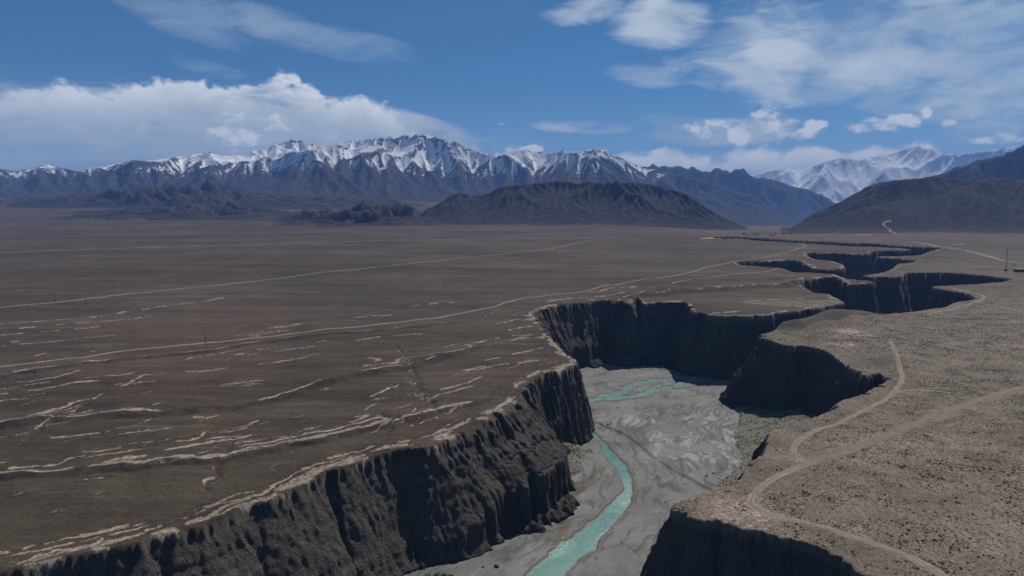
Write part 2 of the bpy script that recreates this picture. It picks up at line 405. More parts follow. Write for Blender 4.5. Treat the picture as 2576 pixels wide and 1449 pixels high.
def fan(x, y, detail=True):
    """returns height, pale (sediment), dark (shade painted on scarp faces and below washes)"""
    shp = np.shape(x)
    x = np.asarray(x, float).ravel(); y = np.asarray(y, float).ravel()
    z = fan_raw(x, y)
    R = is_right(x, y)
    L = 1 - R
    R = R * (1 - .85 * sstep(430, 1150, y))
    pale = np.zeros(x.shape); dark = np.zeros(x.shape)
    z = z + 1.2 * fbm2(x / 90, y / 90, 3, 11) * sstep(0, 300, y) + 0.22 * fbm2(x / 11, y / 11, 3, 5)
    # terraces and washes of the left fan, all running the same way
    xi, eta = st_coords(x, y)
    w = eta + 9 * noise2(xi / 110, eta / 55, 3) + 3.2 * noise2(xi / 28, eta / 16, 4) + 1.0 * noise2(xi / 9, eta / 6, 8)
    wx = xi + 14 * noise2(xi / 50, eta / 50, 201); we = w
    for (sx_, sy_, wd_, seed, str_, y0_, y1_) in ((150, 15, .030, 21, 1.0, 500, 900), (70, 6.5, .045, 22, .75, 330, 560), (420, 60, .016, 23, .8, 1300, 2200)):
        n = noise2(wx / sx_, we / sy_, seed) + .35 * noise2(wx / (sx_ * .3), we / (sy_ * .45), seed + 1)
        on = .8 * (1 - .65 * sstep(350, 800, y)) * sstep(.20, .50, noise2(xi / (sx_ * .9), eta / (sy_ * 2.2), seed + 2) + .35 * noise2(xi / 16, eta / 9, seed + 4)) * (1 - sstep(y0_, y1_, y))
        wv = wd_ * (1 + .9 * noise2(xi / 12, eta / 12, seed + 3))
        wv = np.maximum(wv, y ** 2 * 6.0e-6 / sy_); pale = np.maximum(pale, np.exp(-(n / np.maximum(wv, .006)) ** 2) * on * str_ * L)
        dark = np.maximum(dark, L * on * str_ * .7 * np.exp(-((n - 2.6 * wd_) / (1.6 * wd_)) ** 2))  # dark companion line: painted shade of the small step under each wash
        z = z + L * on * (.5 if sy_ > 10 else .2) * sstep(-2.5 * wd_, 1.0 * wd_, -n) * (1 - sstep(.1, .5, -n)) * sstep(900, 500, y)
    for poly, wd_ in WASHES:
        m = (y < poly[:, 1].max() + 25) & (y > poly[:, 1].min() - 25) & (x < poly[:, 0].max() + 30) & (x > poly[:, 0].min() - 30)
        if not m.any(): continue
        xm, ym = x[m], y[m]
        jx_ = 2.2 * noise2(xm / 10, ym / 10, 211) + .9 * noise2(xm / 3.2, ym / 3.2, 212); jy_ = 2.2 * noise2(xm / 10, ym / 10, 213) + .9 * noise2(xm / 3.2, ym / 3.2, 214)
        sd, end = side(xm + jx_, ym + jy_, poly)
        ww = wd_ * (.75 + .8 * noise2(xm / 15, ym / 15, 215))
        brk = sstep(-.50, -.12, noise2(xm / 18, ym / 18, 216) + .35 * noise2(xm / 4, ym / 4, 217)) * (end < 3)
        w2 = np.maximum(np.maximum(ww, .35), ym ** 2 * 5.5e-6); am_ = np.clip((np.maximum(ww, .35) / w2) ** .35, .6, 1)
        halo = .30 * np.exp(-(sd / (3.2 * w2)) ** 2) * (end < 6) * sstep(-.1, .5, noise2(xm / 5, ym / 2.5, 219))
        pale[m] = np.maximum(pale[m], np.maximum(am_ * brk * np.exp(-(sd / w2) ** 2), halo))
        z[m] -= .35 * np.exp(-((sd + 1.0) / 1.6) ** 2) * (end < 3)
        dark[m] = np.maximum(dark[m], .65 * brk * np.exp(-((sd + 2.0 * wd_) / (1.1 * wd_)) ** 2))  # painted shade along the low side of the wash
    for poly, hgt, wd in SCARPS:
        if hgt == 0: continue
        m = np.abs(y - poly[:, 1].mean()) < 400
        xs, ys = x[m], y[m]
        s, end = side(xs, ys, poly)
        fade = sstep(60, 0, end) * sstep(160, 20, s)
        jit = 1.6 * noise2(xs / 9, ys / 9, 61) + .8 * noise2(xs / 3.5, ys / 3.5, 62)
        sj = s + jit
        vv = .55 + .45 * sstep(-.3, .3, noise2(xs / 40, ys / 40, 63)); sj = sj + 1.5 * noise2(xs / 18, ys / 18, 64)
        z[m] += hgt * vv * fade * sstep(-wd, 0, sj)
        cut = sstep(.2, .6, noise2(xs / 22, ys / 22, 9) + .5)
        pale[m] = np.maximum(pale[m], .95 * np.exp(-((sj - 1.2) / 1.3) ** 2) * (end < 40) * cut)
        dark[m] = np.maximum(dark[m], sstep(-wd * 1.25, -wd * .6, sj) * (1 - sstep(-.6, .3, sj)) * (end < 40) * (.35 + .65 * sstep(-.25, .3, noise2(xs / 13, ys / 9, 65))))  # scarp face darkened in the colour, standing in for its shade
    for poly in GULLIES:
        c = poly.mean(0); m = (np.abs(y - c[1]) < 160) & (np.abs(x - c[0]) < 200)
        if not m.any(): continue
        s = seg_dist(x[m] + 2.6 * noise2(x[m] / 7, y[m] / 7, 77), y[m] + 2.6 * noise2(x[m] / 7, y[m] / 7, 78), poly)
        z[m] -= .7 * np.exp(-(s / 1.3) ** 2)
        brk = sstep(-.1, .4, noise2(x[m] / 9, y[m] / 9, 79))
        pale[m] = np.maximum(pale[m], brk * (.8 * np.exp(-((s - 1.3) / .7) ** 2) + .5 * np.exp(-((s - 4.0) / .7) ** 2)))
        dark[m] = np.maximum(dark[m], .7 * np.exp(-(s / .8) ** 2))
    # low grey mounds along the back edge of the right plateau
    grey = np.zeros(x.shape)
    for (mx, my, rx, ry, hh) in MOUNDS:
        c = P([(mx, my)])[0]
        q = ((x - c[0]) / rx) ** 2 + ((y - c[1]) / (ry * 1.6)) ** 2
        z += hh * np.exp(-q); grey = np.maximum(grey, np.exp(-q * .7))
    c = P([(2192, 905)])[0]; q = ((x - c[0]) / 16) ** 2 + ((y - c[1]) / 20) ** 2
    z -= 6.5 * np.exp(-q)
    for (mx, my, rx, ry, am) in ((2150, 838, 13, 9, 1.0), (2120, 868, 12, 5, .8), (2100, 850, 26, 5, .45), (1700, 1300, 25, 6, .0), (1860, 1290, 16, 9, .6), (2260, 1118, 40, 5, .45)):
        c = P([(mx, my)])[0]; q = ((x - c[0]) / rx) ** 2 + ((y - c[1]) / (ry * 2.2)) ** 2
        pale = np.maximum(pale, am * np.exp(-q ** 1.5) * (q < 6))
    # sandy strips following the near left rim
    m = (y < 520) & (x < 60)
    if m.any():
        s = seg_dist(x[m], y[m], rimL) + 1.5 * noise2(x[m] / 10, y[m] / 10, 81)
        br = sstep(-.25, .25, noise2(x[m] / 24, y[m] / 24, 82) + .3 * noise2(x[m] / 5, y[m] / 5, 83))
        st = (np.exp(-((s - 4.5) / 1.7) ** 2) + .8 * np.exp(-((s - 9.5) / 1.0) ** 2) * sstep(360, 300, y[m])) * br
        pale[m] = np.maximum(pale[m], st * L[m] * .95)
    return z.reshape(shp), pale.reshape(shp), dark.reshape(shp), R.reshape(shp), grey.reshape(shp)

# ---------------------------------------------------------------- canyon floor
RIV_L = B([(1430,1010),(1415,1045),(1440,1082),(1500,1101),(1512,1133),(1527,1155),(1547,1180),(1569,1226),(1549,1247),(1502,1293),(1459,1326),(1392,1379),(1342,1419),(1312,1449),(1200,1545),(1080,1640)])
RIV_R = B([(1450,1004),(1440,1040),(1462,1072),(1505,1092),(1543,1133),(1575,1166),(1594,1206),(1594,1249),(1575,1286),(1535,1333),(1502,1376),(1459,1409),(1425,1449),(1330,1545),(1220,1640)])
BRAIDS = [(B([(1990,930),(1900,934),(1831,939),(1741,946),(1690,952),(1641,957),(1591,967),(1565,985),(1481,1005),(1440,1008)]), 4.2),
          (B([(1741,948),(1708,966),(1641,984),(1601,994),(1540,999),(1470,1006)]), 3.6),
          (B([(1690,952),(1650,972),(1625,985),(1600,994)]), 1.8),
          (B([(1591,967),(1575,975),(1568,987),(1540,999)]), 1.6),
          (B([(1831,939),(1790,944),(1760,953),(1730,958)]), 2.6), (B([(1741,946),(1712,955),(1700,961),(1708,966)]), 1.6), (B([(1920,938),(1850,946),(1800,956),(1752,972),(1690,978)]), 1.0), (B([(1641,984),(1620,1000),(1570,1006),(1500,1010)]), 1.0)]
SIDE_CH = [(B([(1500,1180),(1480,1215),(1440,1245),(1400,1275),(1392,1290),(1412,1300),(1414,1330),(1402,1365)]), 2.6)]
BAR = B([(1497,1064),(1530,1078),(1560,1090),(1600,1115),(1640,1150),(1700,1190),(1785,1232)])
_flow = B([(1150,1600),(1400,1449),(1560,1290),(1590,1200),(1575,1110),(1580,1050),(1640,990),(1760,945),(1900,925)])
APRON_R = B([(1835,1000),(1850,1020),(1862,1045),(1858,1070),(1846,1092),(1850,1120),(1868,1150),(1862,1175),(1845,1195),(1822,1212),(1790,1238),(1950,1330),(2300,1200),(2300,1030)])
APRON_L = B([(1497,1136),(1474,1142),(1468,1165),(1470,1185),(1440,1198),(1400,1204),(1350,1214),(1300,1180),(1330,1120),(1400,1105)])

def bed(x, y):
    shp = np.shape(x)
    x = np.asarray(x, float).ravel(); y = np.asarray(y, float).ravel()
    z = BED0 + BEDS * y
    rivpoly = np.vstack([RIV_L, RIV_R[::-1]])
    fs, _e = side(x, y, _flow); fal = x * .35 + y * .94     # offset from and way along the valley
    fs = fs + 5 * noise2(x / 45, y / 45, 30)
    jx = 1.4 * noise2(x / 9, y / 9, 41) + .5 * noise2(x / 3, y / 3, 42); jy = 1.4 * noise2(x / 9, y / 9, 43) + .5 * noise2(x / 3, y / 3, 44)
    wet = np.full(x.shape, 99.0)
    m = y < 760
    xs, ys = (x + jx)[m], (y + jy)[m]
    d = np.minimum(seg_dist(xs, ys, RIV_L), seg_dist(xs, ys, RIV_R))
    ins = inside(xs, ys, rivpoly)
    dr = np.where(ins, -d, d)
    for poly, wd in BRAIDS:
        dd = seg_dist(xs, ys, poly) - wd * (1.35 + 1.1 * noise2(xs / 12, ys / 12, 71))
        dr = np.minimum(dr, dd)
    wet[m] = dr
    silt = np.full(x.shape, 99.0)
    for poly, wd in SIDE_CH:
        silt[m] = np.minimum(silt[m], seg_dist(xs, ys, poly) - wd)
    # gravel relief, shallow channels
    rel = 0.35 * fbm2(x / 30, y / 18, 3, 31) + .12 * fbm2(x / 6, y / 5, 3, 33)
    old = 1 - np.abs(noise2(fs / 17 + .5 * noise2(x / 20, y / 20, 37), fal / 60, 35)) * 2.4
    rel = rel - .35 * sstep(.7, 1, old)
    z = z + rel * sstep(0, 5, wet) + 0.25 * sstep(0, 8, wet)
    z = z - 1.7 * sstep(1.2, -4.2, wet) - .5 * sstep(1.0, -1.0, silt)
    s, end = side(x[m], y[m], BAR)
    step = np.zeros(x.shape)
    step[m] = sstep(-.8, .3, s + .8 * noise2(x[m] / 6, y[m] / 6, 51)) * sstep(30, 0, end) * sstep(70, 25, s)
    z = z + 1.05 * step * sstep(2, 8, wet)
    edge = np.zeros(x.shape); edge[m] = np.exp(-((s + .8 * noise2(x[m] / 6, y[m] / 6, 51) - .1) / .6) ** 2) * (end < 20) * .35 * sstep(-.3, .2, noise2(x[m] / 12, y[m] / 12, 53))  # dark line painted as shade on the face of the bar's step
    veg = np.zeros(x.shape)
    for poly, slope, cap in ((APRON_R, .17, 16.0), (APRON_L, .30, 6.5)):
        dd = seg_dist(x[m], y[m], poly, closed=True)
        ii = inside(x[m] + jx[m] * .8, y[m] + jy[m] * .8, poly)
        h = np.where(ii, np.minimum(dd * slope + 1.3 * sstep(0, 1.5, dd), cap), 0)
        z[m] += h * (1 + .25 * noise2(x[m] / 12, y[m] / 12, 52)); veg[m] = np.maximum(veg[m], ii * sstep(0, 3, dd))
    pn = noise2(fs / 7 + .6 * noise2(x / 16, y / 16, 38), fal / 30, 36) + .45 * noise2(x / 5, y / 5, 39)
    zone = .35 + .65 * np.exp(-(((x - 128) / 55) ** 2 + ((y - 425) / 60) ** 2))
    pale = sstep(.12, .55, pn + .25 * (zone - .6)) * zone * sstep(0, 3, wet)
    pale = pale + np.where(old > .8, -.5, 0) * (pale > 0)
    edge = np.maximum(edge, .55 * sstep(.86, 1.0, old) * sstep(2, 6, wet) * sstep(-.1, .3, noise2(x / 25, y / 25, 47)))
    edge = np.maximum(edge, .8 * np.exp(-((wet - 1.6) / .8) ** 2) * sstep(-.2, .3, noise2(x / 15, y / 15, 48)))
    for (k1, k2, sd_) in ((11, 70, 131), (6, 40, 133)):
        nn = noise2(fs / k1 + .9 * noise2(x / 22, y / 22, sd_), fal / k2, sd_ + 1)
        edge = np.maximum(edge, .8 * np.exp(-(nn / (.9 / k1)) ** 2) * sstep(2, 6, wet) * sstep(-.15, .2, noise2(x / 30, y / 30, sd_ + 2)))
        pale = np.maximum(pale, .8 * np.exp(-((nn - 1.9 / k1) / (1.0 / k1)) ** 2) * (.3 + .7 * zone) * sstep(-.05, .25, noise2(x / 22, y / 22, sd_ + 3)) * sstep(0, 3, wet))
    c = B([(1592, 1062)])[0]; q = ((x - c[0]) / 8.5) ** 2 + ((y - c[1]) / 17) ** 2
    pale = np.maximum(np.clip(pale, 0, 1), np.exp(-q ** 2) * .8)
    return (z.reshape(shp), wet.reshape(shp), pale.reshape(shp), np.maximum(edge, 0).reshape(shp), veg.reshape(shp), silt.reshape(shp))

# ---------------------------------------------------------------- walls
# set-back of the foot (share of the wall height) and how the wall is built, at picture points on the rim
CTRL = [((-150,1462), .72, 0, .1, .22), ((200,1389), .72, 0, .1, .22), ((467,1333), .72, 0, .1, .2), ((693,1249), .72, 0, .1, .2), ((859,1179), .70, 0, .3, .2), ((900,1166), .58, 0, 0, .2), ((945,1147), .53, 0, 1, .14), ((990,1133), .51, 0, 1, .10), ((1040,1128), .51, 0, 1, .12), ((1088,1123), .54, .4, .5, .5), ((1135,1104), .66, 1, 0, .9),
        ((1219,1056), .92, 1, 0, .9), ((1285,1020), .88, .9, 0, 1.0), ((1318,975), .55, .3, 0, 1.1), ((1350,945), .32, .05, 0, 1.2), ((1405,933), .28, .05, 0, 1.2), ((1448,916), .22, .1, 0, .8), ((1418,884), .36, .1, 0, .9), ((1360,824), .52, .1, 0, .9), ((1345,783), .62, .3, 0, 1.1),
        ((1395,769), .58, .4, 0, 1.2), ((1450,763), .50, .4, 0, 1.1), ((1505,756), .36, .3, 0, 1.0), ((1600,752), .26, .1, 0, .8), ((1800,793), .24, 0, 0, .6), ((2051,776), .26, 0, 0, .8), ((2131,761), .24, 0, 0, .8),
        ((1684,1272), .42, .1, 0, 1), ((1801,1309), .28, .2, 0, .9), ((1967,1353), .28, .2, 0, .9), ((2177,1449), .28, .2, 0, .9), ((1905,844), .56, 0, .4, .6), ((1992,871), .28, 0, 0, .35), ((2152,926), .28, 0, 0, .4),
        ((2235,959), .25, 0, 0, .6), ((1933,1109), .5, 0, 0, .8), ((2060,1046), .4, 0, 0, .7), ((2100,700), .22, 0, 0, .8), ((2300,690), .22, 0, 0, .8), ((2455,747), .22, 0, 0, .8), ((2000,660), .22, 0, 0, .8), ((2200,630), .22, 0, 0, .8)]
_cp = P([c[0] for c in CTRL]); _cs = np.array([c[1] for c in CTRL]); _cq = np.array([c[2] for c in CTRL]); _cr = np.array([c[3] for c in CTRL]); _cb = np.array([c[4] for c in CTRL])

def wall_ctrl(x, y):
    num = 0; den = 1e-9; nq = 0; nb = 0; nr = 0
    for i in range(len(_cp)):
        r = 16 + 0.06 * _cp[i, 1]
        w = 1.0 / (((x - _cp[i, 0]) ** 2 + (y - _cp[i, 1]) ** 2) / r ** 2 + .15) ** 2.2
        num = num + w * _cs[i]; nq = nq + w * _cq[i]; nb = nb + w * _cb[i]; nr = nr + w * _cr[i]; den = den + w
    return num / den, nq / den, nr / den, nb / den

def terrain(x, y, d=None):
    """everything at once: height and masks"""
    if d is None: d = canyon_d(x, y)
    zf, pale, dark, R, grey = fan(x, y)
    zb, wet, bpale, edge, veg, silt = bed(x, y)
    share, q, q2, bmp = wall_ctrl(x, y)
    D = np.maximum(zf - (BED0 + BEDS * y), 20)
    sb = share * D
    # buttresses and gullies run straight down from the rim
    far = sstep(350, 1100, y)
    S = rim_s(x, y)
    big = 24 + 24 * far
    n1 = .6 * ridged2(S / big, d / 70, 2, 91) + .4 * ridged2(x / big, y / big, 2, 94) - .55
    n2 = .75 * ridged2(S / 7.5, d / 26, 3, 92) + .25 * ridged2(x / 8, y / 8, 2, 96) - .55
    n3 = noise2(S / 2.3, d / 7, 93)
    n4 = noise2(x / 3.1, y / 3.1, 98)
    notch = sstep(.28, .62, noise2(S / 11, S * 0 + d / 40, 99)) * sstep(-.2, .3, noise2(S / 60, S * 0, 100))
    inn = sstep(.0, 5, d)
    dn = d - bmp * (6.5 * (1 + far) * n1 + 4.2 * n2) * (.34 + .66 * inn) * np.clip(sb / 16, .5, 1.3) - (.5 + .5 * bmp) * n3 - .5 * n4 + notch * (3.0 + 5.0 * bmp) * sstep(-9, 0, d)
    t = np.clip(dn / sb, 0, 1)
    # straight wall / shelf over a cliff
    lw = .5 + .5 * noise2(x / 30, y / 30, 95)
    p0 = np.interp(t, [0, .02, .06, .30, .42, .80, 1], [0, .02, .13, .36, .46, .85, 1])
    p1 = np.interp(t, [0, .04, .22, .50, .80, .87, 1], [0, .03, .22, .30, .37, .94, 1])
    ledges = t + .014 * np.sin((t * (9 + 4 * lw) + 2 * lw) * 6.283) * sstep(0, .12, t) * sstep(1, .85, t)
    p2 = np.interp(t, [0, .03, .62, .90, 1], [0, .07, .74, .95, 1])
    q = q * (1 - q2); pp = p0 * (1 - q - q2) + p1 * q + p2 * q2
    pp = np.clip(.8 * pp + .2 * ledges, 0, 1)
    zw = zf - (zf - zb) * pp
    wall = sstep(.01, .07, t) * (1 - sstep(.985, 1.0, t))
    # scree cones at the foot
    cone = sstep(.1, .5, noise2(x / 34, y / 34, 97)) * (4 + 7 * far)
    foot = zb + cone * np.clip(1 - (dn - sb) / (cone * 1.5 + .1), 0, 1)
    z = np.where(t >= 1, np.maximum(zb, np.where(dn > sb, foot, zb)), zw)
    bench = sstep(.55, .9, q) * sstep(.46, .54, t) * sstep(.82, .74, t) * sstep(520, 460, y)
    scree = np.where(t >= 1, np.clip((z - zb) / 1.5, 0, 1), 0)
    scree = np.maximum(scree, .9 * bench); wall = wall * (1 - .8 * bench)
    return dict(z=z, t=t, d=d, wall=wall, pale=pale, dark=dark, R=R, grey=grey, zb=zb, zf=zf, scree=scree, wet=wet, bpale=bpale, edge=edge, veg=veg, silt=silt, n1=n1)
# ---------------------------------------------------------------- object helpers
def new_mesh(name, co, faces, mat=None, smooth=True, attrs=None, parent=None):
    me = bpy.data.meshes.new(name)
    co = np.asarray(co, np.float32); faces = np.asarray(faces, np.int32)
    nv, nf, k = len(co), len(faces), faces.shape[1]
    me.vertices.add(nv); me.vertices.foreach_set('co', co.ravel())
    me.loops.add(nf * k); me.loops.foreach_set('vertex_index', faces.ravel())
    me.polygons.add(nf); me.polygons.foreach_set('loop_start', np.arange(0, nf * k, k, dtype=np.int32))
    me.polygons.foreach_set('loop_total', np.full(nf, k, np.int32))
    if smooth: me.polygons.foreach_set('use_smooth', np.ones(nf, bool))
    me.update(calc_edges=True)
    for an, a in (attrs or {}).items():
        a = np.asarray(a, np.float32)
        if a.ndim == 1: a = np.stack([a, a, a], -1)
        c = np.ones((nv, 4), np.float32); c[:, :a.shape[1]] = a
        at = me.attributes.new(an, 'FLOAT_COLOR', 'POINT'); at.data.foreach_set('color', c.ravel())
    ob = bpy.data.objects.new(name, me); col.objects.link(ob)
    if mat: me.materials.append(mat)
    if parent: ob.parent = parent
    return ob

def tag(o, label=None, cat=None, group=None, kind=None):
    if label: o['label'] = label
    if cat: o['category'] = cat
    if group: o['group'] = group
    if kind: o['kind'] = kind
    return o

def empty(name, loc, rz=0.0):
    o = bpy.data.objects.new(name, None); col.objects.link(o); o.location = loc; o.rotation_euler = (0, 0, rz)
    o.empty_display_size = .5
    return o

def grid_faces(ny, nx):
    i = np.arange(ny * nx).reshape(ny, nx)
    return np.stack([i[:-1, :-1], i[:-1, 1:], i[1:, 1:], i[1:, :-1]], -1).reshape(-1, 4)

def compact(co, faces, attrs):
    used = np.zeros(len(co), bool); used[faces.ravel()] = True
    idx = np.cumsum(used) - 1
    return co[used], idx[faces], {k: v[used] for k, v in attrs.items()}

def material(name, rough=.95, spec=.1):
    m = bpy.data.materials.new(name); m.use_nodes = True
    k = NT(m.node_tree)
    out = k.n('ShaderNodeOutputMaterial'); b = k.n('ShaderNodeBsdfPrincipled')
    b.inputs['Roughness'].default_value = rough; b.inputs['Specular IOR Level'].default_value = spec
    k.t.links.new(b.outputs[0], out.inputs[0])
    return m, k, b

def attr(k, name):
    nd = k.n('ShaderNodeAttribute', attribute_name=name)
    s = k.n('ShaderNodeSeparateColor'); k.t.links.new(nd.outputs['Color'], s.inputs[0])
    return s.outputs

def bump(k, b, h, strength, dist):
    nd = k.n('ShaderNodeBump'); nd.inputs['Strength'].default_value = strength; nd.inputs['Distance'].default_value = dist
    k.put(nd.inputs['Height'], h); k.t.links.new(nd.outputs[0], b.inputs['Normal'])

def pos(k): return k.n('ShaderNodeNewGeometry').outputs['Position']

# ---------------------------------------------------------------- materials
def land_colour(k, p):
    """colour of the open fan from the masks (pale, dark, right) and (grey, scree, wall)"""
    pale, dark, right = attr(k, 'mask')[:3]
    flat = k.vmul(p, (1, 1, .2))
    big = k.noise(flat, .006, 4, .55); mid = k.noise(flat, .045, 5, .6); sm = k.noise(flat, .5, 4, .65); gr = k.noise(flat, 2.6, 3, .7)
    st = k.n('ShaderNodeMapping'); st.inputs['Rotation'].default_value = (0, 0, -math.radians(36)); st.inputs['Scale'].default_value = (.12, 1.6, .3)
    k.t.links.new(p, st.inputs['Vector'])
    streak = k.noise(st.outputs[0], .08, 6, .62, .4)
    streak2 = k.noise(st.outputs[0], .33, 5, .66, .5)
    left = k.mix(k.step(big, .38, .62), (.056, .045, .031), (.070, .049, .037))
    left = k.mix(k.step(mid, .42, .68, 0, .55), left, (.051, .043, .029))
    left = k.mix(k.step(streak, .50, .76, 0, .6), left, (.092, .074, .057))
    yy = k.xyz(p)[1]
    left = k.mix(k.mul(k.step(streak2, .56, .80, 0, .7), k.step(yy, 850, 300)), left, (.130, .108, .090))
    left = k.mix(k.mul(k.step(streak2, .44, .22, 0, .6), k.step(yy, 1100, 400)), left, (.026, .022, .019))
    tan = k.noise(st.outputs[0], .16, 6, .7, .6)
    left = k.mix(k.mul(k.step(tan, .54, .70, 0, .75), k.step(k.noise(flat, .02, 3), .42, .6)), left, (.120, .098, .070))
    band = k.noise(st.outputs[0], .022, 5, .6, .8)
    tone = k.mul(k.step(band, .34, .66, .80, 1.20), k.step(k.noise(flat, .0045, 4, .55), .34, .66, .84, 1.16))
    left = k.mix(1.0, left, k.vec(tone, tone, tone), 'MULTIPLY')
    rt = k.mix(k.step(mid, .36, .64), (.150, .126, .098), (.176, .145, .115))
    rt = k.mix(k.step(sm, .5, .75, 0, .35), rt, (.205, .163, .131))
    rt = k.mix(k.step(big, .45, .7, 0, .5), rt, (.125, .108, .080))
    c = k.mix(right, left, rt)
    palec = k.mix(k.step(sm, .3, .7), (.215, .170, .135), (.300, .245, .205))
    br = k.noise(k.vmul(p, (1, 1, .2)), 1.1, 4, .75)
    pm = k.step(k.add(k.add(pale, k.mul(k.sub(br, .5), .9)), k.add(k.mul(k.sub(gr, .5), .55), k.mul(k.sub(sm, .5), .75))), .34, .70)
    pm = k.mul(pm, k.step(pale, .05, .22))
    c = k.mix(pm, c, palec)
    c = k.mix(k.mul(dark, k.step(gr, .3, .7, .45, 1.0)), c, (.027, .025, .022))  # dark mask: shade painted into the soil colour
    g2 = k.mul(k.step(gr, .25, .75, .70, 1.30), k.mul(k.step(mid, .3, .7, .86, 1.14), k.step(sm, .28, .72, .80, 1.22)))
    c = k.mix(1.0, c, k.vec(g2, g2, g2), 'MULTIPLY')
    return c, right, sm, gr, mid, flat

def mat_ground():
    m, k, b = material('fan_ground')
    p = pos(k)
    c, right, sm, gr, mid, flat = land_colour(k, p)
    # low scrub too far off to build: dark specks
    v = k.n('ShaderNodeTexVoronoi', feature='F1'); v.inputs['Scale'].default_value = .62; k.t.links.new(flat, v.inputs['Vector'])
    sp = k.mul(k.step(v.outputs['Distance'], .42, .22), k.step(mid, .36, .6))
    c = k.mix(k.mul(sp, k.mul(right, .75)), c, (.036, .031, .023))
    k.put(b.inputs['Base Color'], c)
    bump(k, b, k.add(k.mul(sm, 1.0), k.mul(gr, .3)), .5, 1.0)
    return m

def mat_wall():
    m, k, b = material('canyon_rock')
    p = pos(k)
    land, right, sm, gr, mid, flat = land_colour(k, p)
    grey, scree, wall = attr(k, 'mask2')[:3]
    x, y, z = k.xyz(p)
    warp = k.noise(p, .05, 4, .6)
    lay = k.noise(k.vec(k.mul(x, .02), k.mul(y, .02), k.add(k.mul(z, .55), k.mul(warp, 2.5))), 1.0, 5, .7)
    vert = k.noise(k.vmul(p, (1, 1, .10)), .32, 6, .68, .3)
    n = k.noise(p, .13, 6, .65); n2 = k.noise(p, 1.3, 4, .7)
    rock = k.mix(k.step(lay, .35, .68), (.073, .067, .058), (.102, .092, .079))
    rock = k.mix(k.step(vert, .48, .72, 0, .7), rock, (.140, .122, .100))
    beds = k.noise(k.vec(k.mul(x, .05), k.mul(y, .05), k.add(k.mul(z, 2.1), k.mul(warp, 4.0))), 1.0, 3, .7)
    run = k.noise(k.vmul(p, (1, 1, .06)), 1.1, 4, .7)
    rock = k.mix(k.step(beds, .55, .75, 0, .45), rock, (.132, .114, .092))
    rock = k.mix(k.step(run, .42, .28, 0, .6), rock, (.036, .032, .028))
    rock = k.mix(k.step(n, .55, .75, 0, .55), rock, (.082, .061, .045))
    rock = k.mix(k.step(n2, .5, .25, 0, .7), rock, (.030, .027, .024))
    c = k.mix(wall, land, rock)
    c = k.mix(k.mul(scree, .85), c, k.mix(n2, (.050, .044, .040), (.080, .070, .062)))
    c = k.mix(k.mul(grey, .8), c, (.055, .052, .049))
    k.put(b.inputs['Base Color'], c)
    cr = k.n('ShaderNodeTexVoronoi', feature='DISTANCE_TO_EDGE'); cr.inputs['Scale'].default_value = .8; k.put(cr.inputs['Vector'], k.vmul(p, (1, 1, .45)))
    hgt = k.add(k.add(k.mul(vert, 1.3), k.mul(n, 1.6)), k.add(k.mul(n2, .45), k.mul(k.step(cr.outputs[0], 0, .12), .08)))
    hgt = k.add(hgt, k.mul(lay, .35))
    hgt = k.mix(k.m('MAXIMUM', wall, scree), k.add(k.mul(sm, .38), k.mul(gr, .12)), hgt)
    bump(k, b, hgt, 1.0, 2.6)
    return m

def mat_bed():
    m, k, b = material('river_gravel', .9, .2)
    p = pos(k)
    wet, pale, edge = attr(k, 'mask')[:3]        # wet: 0.5 at the water's edge, 1 under water
    veg, silt, shoal = attr(k, 'mask2')[:3]
    flat = k.vmul(p, (1, 1, .1))
    a = k.noise(flat, .03, 5, .6, .6); m1 = k.noise(flat, .25, 5, .62); g = k.noise(flat, 1.8, 4, .72); g2 = k.noise(flat, 6.0, 2, .7)
    c = k.mix(k.step(a, .36, .64), (.130, .134, .124), (.182, .184, .173))
    c = k.mix(k.step(m1, .52, .76, 0, .6), c, (.178, .182, .150))
    st = k.n('ShaderNodeTexVoronoi', feature='F1'); st.inputs['Scale'].default_value = 1.5; k.t.links.new(flat, st.inputs['Vector'])
    c = k.mix(k.mul(k.step(st.outputs['Distance'], .34, .12), k.step(m1, .35, .6, .25, 1)), c, (.050, .049, .046))
    c = k.mix(k.mul(k.step(k.add(pale, k.add(k.mul(k.sub(m1, .5), .5), k.mul(k.sub(g, .5), .7))), .28, .80), k.mul(.8, k.step(pale, .05, .2))), c, (.280, .277, .248))
    c = k.mix(k.step(silt, .3, .9, 0, .85), c, (.125, .096, .062))
    gg = k.step(g, .25, .75, .66, 1.32); c = k.mix(1.0, c, k.vec(gg, gg, gg), 'MULTIPLY')
    c = k.mix(k.mul(edge, k.step(g, .3, .6, .4, .9)), c, (.050, .047, .043))
    vegc = k.mix(k.step(m1, .35, .65), (.100, .094, .070), (.140, .124, .098))
    c = k.mix(k.mul(veg, .9), c, vegc)
    c = k.mix(k.step(wet, .42, .52, 0, .7), c, (.070, .064, .048))
    k.put(b.inputs['Base Color'], c)
    bump(k, b, k.add(k.add(k.mul(m1, .6), k.mul(g, .5)), k.mul(g2, .15)), .7, .7)
    return m

def mat_water():
    m, k, b = material('river_water', .22, .5)
    p = pos(k)
    flat = k.vmul(p, (1, 1, .1))
    depth, rapid, shoal = attr(k, 'mask')[:3]
    n = k.noise(flat, .12, 4, .6, .5); f = k.noise(flat, 1.0, 6, .75, .8); f2 = k.noise(flat, 3.2, 3, .7)
    deep = k.mix(k.step(n, .35, .65), (.050, .165, .145), (.075, .215, .185))
    c = k.mix(k.step(depth, .0, .75), (.120, .145, .110), deep)
    foam = k.mul(k.step(f, .47, .62), rapid)
    c = k.mix(k.mul(foam, .85), c, (.42, .50, .47))
    k.put(b.inputs['Base Color'], c)
    bump(k, b, k.add(f, k.mul(f2, .4)), .5, .5)
    return m

